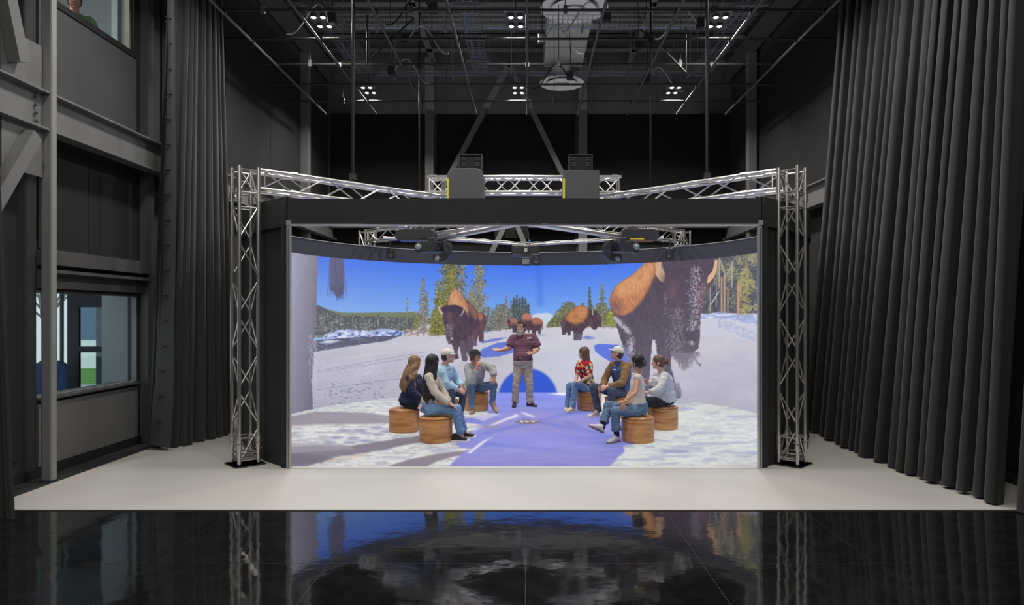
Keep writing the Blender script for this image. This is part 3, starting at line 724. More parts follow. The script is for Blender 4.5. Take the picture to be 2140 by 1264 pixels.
# ---- bison
def fur(c, m, cols, seed, sx=2.5, sy=6, a=.5):
    n = vnoise(c, sx, sy, seed, 3)
    put(c, m*np.clip((n-.5)*4,0,1), cols[0], a); put(c, m*np.clip((.5-n)*4,0,1), cols[1], a)
def S(o, k, pts): return [(o[0]+x/k, o[1]+y/k) for x, y in pts]
O = (840,540); K = 5.746
# second animal behind
m = pmask(W, S(O,K,[(905,650),(960,640),(1010,700),(1020,780),(990,850),(975,930),(980,990),(930,1000),(920,920),(900,990),(860,960),(850,880),(880,800)]), .8, 3, 60); put(W, m, (96,70,78))
put(W, pmask(W, S(O,K,[(905,655),(955,645),(975,690),(960,740),(920,740)]), 1, 3, 61, soft=1), (176,118,92)); fur(W, m, [(120,86,84),(76,56,68)], 62, a=.4)
B1 = S(O,K,[(450,610),(500,575),(545,555),(560,470),(600,390),(635,360),(690,385),(760,480),(850,560),(905,630),(925,720),(930,790),(880,860),(850,930),(835,1010),(840,1060),(790,1060),(770,1140),(715,1160),(700,1090),(690,1040),(670,1120),(685,1200),(630,1215),(625,1100),(600,1030),(560,1030),(530,960),(520,880),(500,760),(490,690),(470,640)])
m = pmask(W, B1, .6, 3, 63); put(W, m, (74,58,72)); fur(W, m, [(96,74,82),(56,44,60)], 64, a=.55)
h = pmask(W, S(O,K,[(548,560),(560,470),(600,390),(635,360),(690,385),(750,480),(790,560),(800,700),(760,620),(700,580)]), 1.4, 3, 65, soft=1); put(W, h*m, (190,134,96))
put(W, pmask(W, S(O,K,[(575,540),(590,440),(630,400),(670,440),(690,560)]), 2, 3, 66, soft=2), (222,164,118), .7)
put(W, pmask(W, S(O,K,[(760,500),(850,560),(905,640),(925,740),(860,720),(800,620)]), 1.5, 3, 67, soft=2), (136,96,84), .9)
fur(W, h, [(220,168,132),(160,108,88)], 68, a=.45)
put(W, pmask(W, S(O,K,[(455,610),(520,570),(640,555),(730,590),(740,650),(600,640),(500,640)]), 1.2, 3, 69), (62,50,70))
put(W, pmask(W, S(O,K,[(560,640),(600,650),(610,860),(590,920),(560,860)]), 1.5, 3, 71, soft=2), (116,84,88), .6)
for pts in ([(430,575),(445,570),(470,620),(492,650),(490,685),(450,650)], [(760,575),(745,640),(710,690),(700,690),(730,640),(745,590)]):
    put(W, pmask(W, S(O,K,pts)), (196,176,160))
for i in range(150): 
    x, y = random.uniform(520,620), random.uniform(790,1040); dab(W, O[0]+x/K, O[1]+y/K, .8, .9, (190,182,196), .5)
dab(W, O[0]+595/K, O[1]+960/K, 2.6, 2.6, (200,196,206), .8)
for i in range(170): dab(W, O[0]+random.uniform(540,790)/K, O[1]+random.uniform(1020,1180)/K, .8, 1, (170,160,176), .3)
# distant group
for pts, cc in (([(961,712),(972,712),(974,735),(978,750),(974,756),(966,754),(963,738)],(96,80,96)),([(978,700),(992,705),(988,728),(990,742),(980,744),(975,736),(976,716)],(92,76,94)),([(985,700),(996,700),(997,722),(990,724)],(104,90,108)),([(1000,690),(1008,690),(1009,706),(1008,713),(1000,712)],(88,66,78)),([(1003,690),(1011,688),(1011,713),(1006,713)],(92,70,82)),([(986,690),(995,690),(998,705),(997,713),(991,710)],(96,74,88))):
    put(W, pmask(W, pts, .5, 3, 77), cc)
put(W, pmask(W, [(961.5,726),(964,718),(966,726),(974,740),(972,741)], .3, 3, 78)*0, (205,205,220))
O = (1080,540)
for pts, top in (([(-110,760),(-60,720),(-20,710),(10,740),(10,860),(-10,900),(-40,880),(-60,820),(-90,820),(-120,800)],(160,110,98)), ([(60,720),(80,660),(130,655),(180,690),(200,780),(190,860),(120,860),(90,800)],(182,122,100)), ([(180,760),(200,710),(250,705),(300,740),(318,790),(290,830),(285,905),(260,905),(255,860),(230,880),(225,925),(195,900),(170,840),(150,800)],(168,110,90))):
    m = pmask(W, S(O,K,pts), .3, 3, 80); put(W, m, (78,60,70)); ys = min(p[1] for p in pts); put(W, m*np.clip((O[1]+(ys+110)/K-W.Y)/8,0,1), top)
line(W, 1133,672,1133,688,1.2,(120,80,80))
for x, y0, y1, w in ((1072,676,694,1.3),(1076,676,695,1.3),(1066,672,688,1.1),(1097,680,692,1.5),(1104,684,694,1.5),(1113,684,698,1.8),(1118,682,697,1.6),(1126,680,696,1.7)): line(W, x, y0, x+.5, y1, w, (80,62,76), .9)
dab(W, 1063, 672, 3.4, 4.5, (66,50,62), .9); dab(W, 1110, 678, 4, 7, (66,50,62), .7)
# right-middle bison
m = pmask(W, S(O,K,[(520,770),(535,740),(565,730),(600,800),(600,880),(580,915),(560,910),(540,850)]), .8, 3, 82); put(W, m, (92,74,86))
B2 = S(O,K,[(560,720),(590,670),(650,620),(720,570),(790,560),(850,590),(900,625),(960,625),(1000,680),(1018,760),(1010,810),(975,815),(950,860),(910,850),(870,800),(830,830),(790,880),(775,975),(690,980),(680,880),(650,860),(640,920),(600,890),(575,790)])
m = pmask(W, B2, .35, 3, 83); put(W, m, (70,54,64)); h = pmask(W, S(O,K,[(565,720),(650,620),(720,570),(790,565),(850,600),(850,680),(800,760),(700,790),(640,770)]), 1.6, 3, 84, soft=2)
put(W, h*m, (196,128,76)); put(W, emask(W, O[0]+790/K, O[1]+630/K, 10, 9, .5), (214,152,98), .7); fur(W, m, [(150,108,92),(70,56,72)], 85, a=.35)
for x, y0, y1, w in ((1176,684,698,1.7),(1180,684,698,1.5),(1187,688,700,1.5),(1191,686,699,1.5),(1201,692,709,2.6),(1206,692,709,2.2),(1212,690,709,2.4)): line(W, x, y0, x+.4, y1, w, (82,66,78), .95)
put(W, pmask(W, S(O,K,[(905,620),(915,630),(915,670),(925,680),(908,678),(900,650)])), (205,195,190)); 
for i in range(60): dab(W, O[0]+random.uniform(680,780)/K, O[1]+random.uniform(900,980)/K, .8, 1, (160,150,166), .4)
# large bison at the right
O = (1260,520); K = 3.512
B3 = S(O,K,[(45,380),(60,330),(90,275),(130,240),(200,200),(260,150),(300,110),(330,-60),(860,-60),(840,150),(815,230),(770,310),(735,380),(722,470),(715,560),(712,660),(700,730),(650,770),(590,775),(545,760),(500,790),(500,880),(520,930),(530,1010),(575,1070),(560,1100),(500,1090),(430,1100),(400,900),(400,800),(385,680),(365,660),(355,760),(345,900),(320,1130),(200,1130),(195,900),(185,800),(140,690),(110,600),(85,500),(55,430)])
m = pmask(W, B3, 1.2, 4, 90); t = np.clip((W.Y-560)/260,0,1)[..., None]
col = np.array([74,62,76])*(1-t)+np.array([98,94,112])*t; W.a[:] = W.a*(1-m[..., None])+col*m[..., None]
fur(W, m, [(96,82,94),(62,52,68)], 91, 2.5, 8, a=.4)
h = pmask(W, S(O,K,[(45,380),(60,330),(90,275),(130,240),(200,200),(260,150),(330,60),(390,60),(385,180),(350,270),(290,370),(220,450),(150,490),(80,470)]), 3, 4, 92, soft=2)
put(W, h*m, (192,124,80)); put(W, pmask(W, S(O,K,[(180,220),(290,140),(370,100),(370,180),(330,260),(240,330),(120,360),(100,280)]), 4, 5, 93, soft=4)*m, (222,158,104), .85)
put(W, emask(W, O[0]+90/K, O[1]+430/K, 14, 18, .6)*m, (120,82,82), .8); fur(W, h*m, [(222,164,122),(158,102,80)], 94, 2.2, 6, a=.4)
put(W, pmask(W, S(O,K,[(385,60),(430,60),(430,140),(455,190),(450,245),(420,235),(385,190)]), .5, 3, 95), (206,166,130))
put(W, pmask(W, S(O,K,[(430,110),(445,150),(458,185),(452,210),(436,180)]), soft=1), (232,200,160), .7)
put(W, pmask(W, S(O,K,[(822,80),(842,80),(838,150),(815,210),(780,250),(762,252),(772,200),(805,160)]), .5, 3, 96), (224,178,138))
for cx_, cy_, rx, ry, k in ((510,300,8,16,(124,86,92)),(720,400,8,26,(126,96,100)),(740,300,7,14,(134,98,98)),(550,430,5,14,(112,78,86)),(640,660,18,12,(74,64,80)),(620,720,22,10,(92,86,100)),(470,240,12,20,(80,62,78))): put(W, emask(W, O[0]+cx_/K, O[1]+cy_/K, rx, ry, .7)*m, k, .7)
for i in range(420):
    y = random.uniform(130,600); x = 675+random.gauss(0,24)+(y-300)*-.03; dab(W, O[0]+x/K, O[1]+y/K, random.uniform(.5,1.2), random.uniform(.7,2.2), (206,198,206), .65)
for i in range(420):
    y = random.uniform(440,790); x = 545+random.gauss(0,34)-(y-500)*.05; dab(W, O[0]+x/K, O[1]+y/K, random.uniform(.5,1.1), random.uniform(.6,1.5), (184,176,190), .5)
for i in range(60): dab(W, O[0]+455/K+random.uniform(-2,6), O[1]+random.uniform(310,480)/K, .7, 1, (190,182,190), .4)
for i in range(30): dab(W, O[0]+(650+random.gauss(0,10))/K, O[1]+(690+random.gauss(0,8))/K, 1, 1.3, (196,190,198), .7)
for i in range(26):
    a = PI*i/25; dab(W, O[0]+(640-55*math.cos(a))/K, O[1]+(665+38*math.sin(a)*.8)/K, .9, .9, (120,110,124), .7)
for i in range(300):
    u = random.random(); dab(W, O[0]+(85+u*110+random.gauss(0,9))/K, O[1]+(505+u*110+random.gauss(0,10))/K, 1.4, 1.2, (196,190,205), .4)
for i in range(120): dab(W, O[0]+(205+random.gauss(0,14))/K, O[1]+(720+random.gauss(0,45))/K, 1.2, 2, (206,200,214), .45)
for i in range(70): dab(W, O[0]+(380+random.gauss(0,9))/K, O[1]+random.uniform(670,800)/K, 1.3, 2, (214,210,222), .5)
put(W, pmask(W, S(O,K,[(150,700),(190,720),(240,900),(260,1130),(190,1130)]), 2, 5, 99, soft=2), (140,142,170), .5)
for i in range(240):   # beard
    x = random.uniform(500,700); y0 = 765+abs(x-600)*-.1; L = random.uniform(40,150)*(1-abs(x-600)/130)
    line(W, O[0]+x/K, O[1]+y0/K, O[0]+(x+random.uniform(-14,22))/K, O[1]+(y0+L)/K, .6, (120,112,128), .5)
for i in range(8): line(W, O[0]+(670+i*3)/K, O[1]+(790+i*8)/K, O[0]+(715+i)/K, O[1]+(865-i*3)/K, .6, (112,106,130), .6)
for i in range(60): line(W, O[0]+random.uniform(500,570)/K, O[1]+random.uniform(960,1040)/K, O[0]+random.uniform(520,580)/K, O[1]+random.uniform(1050,1095)/K, .7, (120,114,132), .4)
pine(W, 1338, 545, 575, 8, [(90,104,120),(120,124,110)], 60, 300) if False else None
# projector wash: lift blacks a little toward the sides
wash = (.03+.12*np.clip(np.abs(W.X-1104)/480,0,1))[..., None]; W.a[:] = W.a*(1-wash)+np.array([176,176,200])*wash
W.a += ((np.random.default_rng(5).random(W.a.shape[:2])-.5)*5)[..., None]
# ------------------------------------------------------------ floor picture
F = Canvas(800, 1000)
F.a[:] = np.array([212,214,212]); n1 = vnoise(F, 26, 4, 1); n2 = vnoise(F, 60, 7, 2); n3 = vnoise(F, 9, 2, 3)
put(F, (F.X > 1200)*np.clip((n1-.5)*5,0,1), (176,186,194), .55); put(F, (F.X > 1200)*np.clip((n3-.55)*6,0,1), (236,238,232), .6)
put(F, (F.X > 1200)*np.clip((n2-.58)*8,0,1), (166,172,196), .7)
lf = (F.X < 1010)
st = np.sin((F.Y*1.0+(F.X-600)*.10+(vnoise(F,40,12,7)-.5)*14)*.9)
put(F, lf*(F.Y < 872)*np.clip(st*1.4,0,1), (176,180,196), .75)
put(F, lf*(F.Y >= 872)*np.clip((vnoise(F,30,4,9)-.47)*6,0,1), (168,168,182), .75)
put(F, lf*np.clip((n3-.5)*5,0,1), (240,240,238), .55)
for cx_, cy_ in ((704,915),(738,916),(730,925),(764,906),(752,900),(788,894),(790,908),(690,925),(768,922),(720,900),(806,902),(745,934)): put(F, emask(F, cx_, cy_, 13, 3.4, .3), (150,150,180), .75)
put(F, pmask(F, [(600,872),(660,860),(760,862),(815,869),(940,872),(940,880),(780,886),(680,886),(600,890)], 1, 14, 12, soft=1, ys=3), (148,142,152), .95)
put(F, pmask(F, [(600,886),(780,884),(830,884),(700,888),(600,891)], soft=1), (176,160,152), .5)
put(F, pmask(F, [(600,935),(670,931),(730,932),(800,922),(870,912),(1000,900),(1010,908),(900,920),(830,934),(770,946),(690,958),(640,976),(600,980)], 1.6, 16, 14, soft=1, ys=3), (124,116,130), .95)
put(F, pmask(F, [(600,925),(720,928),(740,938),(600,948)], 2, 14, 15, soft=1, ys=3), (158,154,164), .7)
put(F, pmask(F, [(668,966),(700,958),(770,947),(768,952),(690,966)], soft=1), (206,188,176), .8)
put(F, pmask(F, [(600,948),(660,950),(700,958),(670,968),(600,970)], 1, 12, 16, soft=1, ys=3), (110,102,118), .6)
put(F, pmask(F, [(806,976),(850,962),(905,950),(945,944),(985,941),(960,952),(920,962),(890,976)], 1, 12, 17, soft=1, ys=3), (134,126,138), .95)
put(F, emask(F, 925, 941, 26, 5, .4), (176,178,204), .8); put(F, emask(F, 830, 957, 24, 3, .5), (176,178,204), .7)
# blue shaded centre
bl = pmask(F, [(930,1000),(936,976),(962,950),(985,938),(962,936),(952,930),(968,912),(985,903),(1005,888),(960,880),(985,873),(1040,868),(1012,860),(970,850),(1000,840),(1010,800),(1192,800),(1190,822),(1235,855),(1262,872),(1300,880),(1330,900),(1345,925),(1302,933),(1306,945),(1292,956),(1285,966),(1270,976),(1262,1000)], 2.5, 9, 20, soft=1, ys=4)
t = np.clip((F.Y-820)/150,0,1)[..., None]; bc = np.array([136,146,232])*(1-t)+np.array([138,136,206])*t
bc = bc+((vnoise(F,70,6,22)-.5)*26)[..., None]*np.array([1,1,.5]); F.a[:] = F.a*(1-bl[..., None])+bc*bl[..., None]
put(F, bl*pmask(F, [(1010,880),(1090,850),(1260,880),(1290,905),(1000,905)], soft=6), (154,146,204), .6)
for p in ([(1090,872),(1260,905),(1256,910),(1085,878)],[(1000,905),(1240,850),(1244,855),(1000,912)],[(1180,880),(1340,930),(1330,932),(1175,884)],[(1010,922),(1200,950),(1300,956),(1000,930)]): put(F, bl*pmask(F, p, soft=2), (104,118,206), .55)
for p in ([(1036,910),(1044,904),(1018,921),(984,947),(975,948),(1008,922)],[(1079,866),(1086,869),(1060,878),(1030,890),(1020,890),(1050,877)],[(1086,860),(1096,862),(1117,870),(1118,873),(1100,868)]): put(F, pmask(F, p, .8, 4, 25, soft=1), (232,228,232), .9)
for p in ([(985,873),(1040,862),(1045,866),(1010,880)],[(985,896),(1005,888),(1012,892),(990,902)]): put(F, pmask(F, p, .8, 5, 26, soft=1), (196,196,226), .8)
put(F, emask(F, 1020, 892, 24, 3, .5), (148,142,168), .7)
put(F, emask(F, 1180, 822, 26, 4, .5), (250,250,252), .95)
put(F, pmask(F, [(1500,972),(1560,970),(1600,974),(1600,1000),(1480,1000)],2,10,28,soft=1,ys=3), (196,182,182), .5)
put(F, emask(F, 1410, 944, 34, 3.6, .3), (150,160,190), .9); put(F, emask(F, 1358, 934, 12, 2.5, .3), (170,174,196), .8)
F.a += ((np.random.default_rng(6).random(F.a.shape[:2])-.5)*5)[..., None]
def sample(c, px, py):
    fx = np.clip(px-X0-.5, 0, c.W-1.001); fy = np.clip(py-c.y0-.5, 0, c.H-1.001); ix = fx.astype(int); iy = fy.astype(int); tx = (fx-ix)[:, None]; ty = (fy-iy)[:, None]
    v = (c.a[iy,ix]*(1-tx)+c.a[iy,ix+1]*tx)*(1-ty)+(c.a[iy+1,ix]*(1-tx)+c.a[iy+1,ix+1]*tx)*ty
    return s2l(np.clip(v, 0, 255))
def picture_mat(name, base, emit, rough):
    m = bpy.data.materials.new(name); m.use_nodes = True; nt = m.node_tree; b = nt.nodes['Principled BSDF']
    a = nt.nodes.new('ShaderNodeAttribute'); a.attribute_name = 'picture'
    sc = nt.nodes.new('ShaderNodeVectorMath'); sc.operation = 'SCALE'; sc.inputs['Scale'].default_value = base
    nt.links.new(a.outputs['Color'], sc.inputs[0]); nt.links.new(sc.outputs[0], b.inputs['Base Color'])
    nt.links.new(a.outputs['Color'], b.inputs['Emission Color']); b.inputs['Emission Strength'].default_value = emit
    b.inputs['Roughness'].default_value = rough; b.inputs['Specular IOR Level'].default_value = .15; m.cycles.emission_sampling = 'NONE'
    return m
def grid_mesh(name, Pn, nu, nv, cols, m, parent=None):
    i = np.arange(nu-1); j = np.arange(nv-1); I, J = np.meshgrid(i, j); a = (J*nu+I).ravel()
    f = np.stack([a, a+1, a+nu+1, a+nu], 1).astype(np.int32)
    me = bpy.data.meshes.new(name); me.vertices.add(len(Pn)); me.vertices.foreach_set('co', Pn.astype(np.float32).ravel())
    me.loops.add(f.size); me.loops.foreach_set('vertex_index', f.ravel()); me.polygons.add(len(f)); me.polygons.foreach_set('loop_start', (np.arange(len(f))*4).astype(np.int32))
    me.update(calc_edges=True); me.polygons.foreach_set('use_smooth', [True]*len(f))
    ca = me.color_attributes.new('picture', 'FLOAT_COLOR', 'POINT'); ca.data.foreach_set('color', np.concatenate([cols, np.ones((len(cols),1))], 1).astype(np.float32).ravel())
    me.materials.append(m); o = bpy.data.objects.new(name, me); C.objects.link(o)
    if parent is not None: o.parent = parent
    o['_o'] = [0,0,0]
    return o
XC, YC, RS = -.05, 12.22, 4.60          # centre and radius of the cylindrical screen
A0 = math.asin(2.95/RS)                 # half angle of the front opening
scr = thing('projection_screen', 'large curved cylindrical screen showing a film of bison on snow under blue sky', 'screen', (XC,YC,0)); scr['_o'] = [0,0,0]; scr.location = (0,0,0)
# angles: visible back part dense, sides included
nu = 1500; nv = 400
# arrange columns so that detail is even along the visible arc
th = np.concatenate([np.linspace(-PI+A0, -1.85, 100, endpoint=False), np.linspace(-1.85, 1.85, 1300), np.linspace(1.85, PI-A0, 101)[1:]])      # 0 = straight back (+y)
zs = np.linspace(.0, 3.1, nv)
TH, ZZ = np.meshgrid(th, zs); px3 = XC+RS*np.sin(TH); py3 = YC+RS*np.cos(TH)
Pn = np.stack([px3.ravel(), py3.ravel(), ZZ.ravel()], 1)
cols = sample(W, CX+Pn[:,0]/Pn[:,1]*FP, CY-(Pn[:,2]-HC)/Pn[:,1]*FP)
grid_mesh('screen_surface', Pn, nu, nv, cols, picture_mat('projected film on screen', .05, .96, .9), scr)
def ring(r0, r1, z0, z1, a0, a1, n=120):
    m = MB(); vs = []
    for i in range(n+1):
        a = a0+(a1-a0)*i/n
        for r, z in ((r0,z0),(r1,z0),(r1,z1),(r0,z1)): vs.append((XC+r*math.sin(a), YC+r*math.cos(a), z))
    fs = []
    for i in range(n):
        for k in range(4): fs.append((i*4+k, i*4+(k+1)%4, i*4+4+(k+1)%4, i*4+4+k))
    fs += [(0,1,2,3),(n*4,n*4+1,n*4+2,n*4+3)]
    return m.add(vs, fs)
AE = PI-A0
ring(4.60,4.63,3.1,3.41,-AE,AE,180).build('top_border', M['band'], scr, smooth=True)
ring(4.59,4.64,3.41,3.425,-AE,AE).build('top_rail', M['alu2'], scr)
# floor disc
FL = thing('projected_floor', 'round floor inside the screen lit with snow tracks and a blue shadow', 'floor', (0,0,0)); FL['_o'] = [0,0,0]
rr = np.linspace(0, 1, 620); n_ = 1000
yf = 8.70; yy = HC*FP/(np.linspace(976.2-CY, HC*FP/(YC+RS)-.0, 360)); yy = np.clip(yy, yf, YC+RS-.001)
uu = np.linspace(-1, 1, 1000); YY = np.repeat(yy, 1000); half = np.sqrt(np.maximum(RS**2-(YY-YC)**2, 0)); XX = XC+np.tile(uu, len(yy))*half
Pn = np.stack([XX, YY, np.full_like(XX, .004)], 1)
cols = sample(F, CX+Pn[:,0]/Pn[:,1]*FP, CY+HC/Pn[:,1]*FP)
grid_mesh('floor_surface', Pn, 1000, len(yy), cols, picture_mat('projected film on floor', .30, .62, .6), FL)
FL['kind'] = 'structure'; FL.name = 'floor_projected'
for k in ('label','category'): del FL[k]
# round floor emblem
FL.name = 'floor'
em = thing('floor_emblem', 'round maroon floor emblem with white WT lettering before the standing man', 'emblem', ((1103-CX)/FP*12.26, 12.26, .006))
maroon = mat('maroon', (120,100,108), .6)
MB().lathe((em.location.x, 12.26, .005), [(0,0),(.225,0),(.225,.003),(0,.003)], 40).build('disc', maroon, em)
I3 = Matrix.Identity(3)
ewh = mat('emblem white', (232,228,232), .6, emit=.2)
text('lettering', 'WT', .19, ewh, (em.location.x-.01, 12.29, .0095), I3, em, ext=.001, shear=.25, sx=1.0, bold=.006)
text('lettering', 'WEST TEXAS A&M', .036, ewh, (em.location.x, 12.13, .0095), I3, em, ext=.001, sx=1.1)
# ------------------------------------------------------------ enclosure front, exterior skin, frame
en = thing('screen_enclosure', 'black fabric drum around the screen with a header band and pale posts', 'enclosure', (XC,YC,0)); en.location=(0,0,0); en['_o']=[0,0,0]
m = MB(); vs = []; n = 260
for j, (z) in enumerate((0,.4,1.2,2.0,2.7,3.09)):
    for i in range(n+1):
        a = -AE+2*AE*i/n; e = abs(a)-AE
        r = 4.655+.012*math.sin(a*31)+.006*math.sin(a*77)
        if -.22 < e: r = 4.65
        vs.append((XC+r*math.sin(a), YC+r*math.cos(a), z))
fs = [(j*(n+1)+i, j*(n+1)+i+1, (j+1)*(n+1)+i+1, (j+1)*(n+1)+i) for j in range(5) for i in range(n)]
m.add(vs, fs); m.build('outer_skin', M['fabric'], en, smooth='full')
ring(4.66,4.685,3.03,3.40,-AE,AE,200).build('outer_valance', M['fabric'], en, smooth=True)
xa, xb = XC-RS*math.sin(A0)-.01, XC+RS*math.sin(A0)+.01; yfr = YC-RS*math.cos(A0)
hd = MB(); vs = []; N = 30
for i in range(N+1):
    u = i/N; x = xa+(xb-xa)*u; y = yfr-.07-.06*(1-(2*u-1)**2)
    for dy, z in ((0,3.055),(.02,3.055),(.02,3.37),(0,3.37)): vs.append((x, y+dy, z))
fs = [(i*4+k, i*4+(k+1)%4, i*4+4+(k+1)%4, i*4+4+k) for i in range(N) for k in range(4)]+[(0,1,2,3),(N*4,N*4+1,N*4+2,N*4+3)]
hd.add(vs, fs); hd.build('header_band', M['fabric'], en)
MB().box(xa, xb, yfr-.10, yfr-.04, 3.035, 3.055).build('header_rail', M['alu2'], en)
for x in (xa+.02, xb-.02):
    MB().box(x-.022,x+.022,yfr-.11,yfr-.05,0,3.04).build('post', M['alu2'], en)
    MB().box(x-.004,x+.004,yfr-.1125,yfr-.108,.02,3.0).build('post_groove', M['steeldark'], en)
    MB().box(x-.02,x+.03,yfr-.125,yfr-.09,3.04,3.10).build('bracket', M['alu2'], en)
for sx in (-1,1):
    x = xa if sx < 0 else xb
    MB().add([(x-.0*sx,yfr-.06,0),(x+.10*sx,yfr-.03,0),(x+.10*sx,yfr-.03,3.04),(x,yfr-.06,3.04)],[(0,1,2,3)]).build('side_flap', M['fabric'], en)
# low pale sill in front of the picture floor
sl = MB(); vs=[]
for i in range(41):
    u = i/40; x = xa+.03+(xb-xa-.06)*u; y = 8.60-.0*(1-(2*u-1)**2)
    for yy_, z in ((y,0),(y,.004),(8.705,.006),(8.705,0)): vs.append((x,yy_,z))
fs = [(i*4+k, i*4+(k+1)%4, i*4+4+(k+1)%4, i*4+4+k) for i in range(40) for k in range(4)]
sl.add(vs, fs); sl.build('sill', mat('pale sill',(214,212,208),.5), en)
# ------------------------------------------------------------ trusses
def box_truss(t, p0, p1, w, up, step=.5, rc=.024, rl=.011, ends=True, phase=0):
    p0 = Vector(p0); p1 = Vector(p1); d = (p1-p0); L = d.length; d.normalize(); u = Vector(up).normalized(); s = d.cross(u).normalized(); u = s.cross(d)
    cor = [(-1,-1),(1,-1),(1,1),(-1,1)]; h = w/2-rc
    for a, b in cor:
        o = s*a*h+u*b*h; MB().tube(p0+o, p1+o, rc, n=10).build('chord', M['alu'], t, smooth=True)
    n = max(2, int(round(L/step)))
    for k in range(4):
        a0, b0 = cor[k]; a1, b1 = cor[(k+1) % 4]; A = s*a0*h+u*b0*h; B = s*a1*h+u*b1*h
        m = MB()
        for i in range(n):
            f0 = (i+.06)/n; f1 = (i+.94)/n; q = (i+k+phase) % 2
            m.tube(p0+d*L*f0+(B if q else A), p0+d*L*f1+(A if q else B), rl, n=7)
        for f in (.012, .988):
            m.tube(p0+d*L*f+A, p0+d*L*f+B, rl, n=7)
        m.build('lacing', M['alu'], t, smooth=True)
    # couplers
    if ends:
        for f in ends if isinstance(ends, (list, tuple)) else (0,):
            for a, b in cor:
                m = MB(); o = s*a*h+u*b*h; c = p0+d*f+o; m.tube(c-d*.05, c+d*.05, rc+.008, n=10)
                m.tube(c-s*.045+d*.03, c+s*.045+d*.03, .006, n=5).tube(c-u*.045-d*.03, c+u*.045-d*.03, .006, n=5)
                m.build('coupler', M['alu'], t, smooth=True)
TT = 3.81; tx = 3.515
cent = Vector((-.125+.0, 12.25, 0))
ctr = Vector((XC-.05, 12.25, TT-.15))
corners = {'front left': Vector((-3.64,8.86,0)), 'front right': Vector((3.39,8.86,0)), 'rear left': Vector((-3.66,15.63,0)), 'rear right': Vector((3.50,15.63,0))}
for nm, c in corners.items():
    dv = (ctr-c); dv.z = 0; dv.normalize(); sd = Vector((-dv.y, dv.x, 0))
    t = thing('truss_tower', 'aluminium box truss tower standing at the '+nm+' of the curved screen', 'truss tower', c, 'truss towers')
    box_truss(t, c+Vector((0,0,.03)), c+Vector((0,0,TT)), .29, dv, .46, ends=[.22,.30,TT-.42])
    for z in (.10,.16,.36,TT-.33,TT-.52):
        m = MB()
        for a, b in ((dv,sd),(sd,dv)):
            for q in (-.121,.121): m.tube(c+a*-.121+b*q+Vector((0,0,z)), c+a*.121+b*q+Vector((0,0,z)), .011, n=7)
        m.build('rung', M['alu'], t, smooth=True)
        MB().obox(c+Vector((0,0,.012)), dv, sd, (0,0,1), .19, .19, .008).build('base_plate', M['steeldark'], t)
    b0 = Vector((c.x, c.y, TT-.145))+dv*.15; b1 = Vector((ctr.x, ctr.y, TT-.145))-dv*.16
    t = thing('truss_beam', 'aluminium box truss beam from the '+nm+' tower to the centre above the screen', 'truss beam', b0, 'overhead truss beams')
    box_truss(t, b0, b1, .29, (0,0,1), .48, ends=[.45, 2.5])
t = thing('truss_hub', 'aluminium truss corner block joining the four overhead beams at centre', 'truss hub', (ctr.x,ctr.y,TT-.3))
dv = Vector((1,.95,0)).normalized(); sd = Vector((-dv.y,dv.x,0))
m = MB(); hh = .13
for z in (TT-.28,TT-.02):
    for a, b in ((dv,sd),(sd,dv)):
        for q in (-hh,hh): m.tube(Vector((ctr.x,ctr.y,z))-a*hh+b*q, Vector((ctr.x,ctr.y,z))+a*hh+b*q, .02)
for a in (-hh,hh):
    for b in (-hh,hh): m.tube(Vector((ctr.x,ctr.y,TT-.29))+dv*a+sd*b, Vector((ctr.x,ctr.y,TT-.01))+dv*a+sd*b, .02)
m.build('block', M['alu'], t, smooth=True)
t = thing('truss_beam', 'short straight aluminium truss lying across behind the two upper projectors', 'truss beam', (-1.6,11.0,3.82))
box_truss(t, (-1.6,11.0,3.975), (1.47,11.0,3.975), .29, (0,0,1), .26, ends=[.1,2.97])
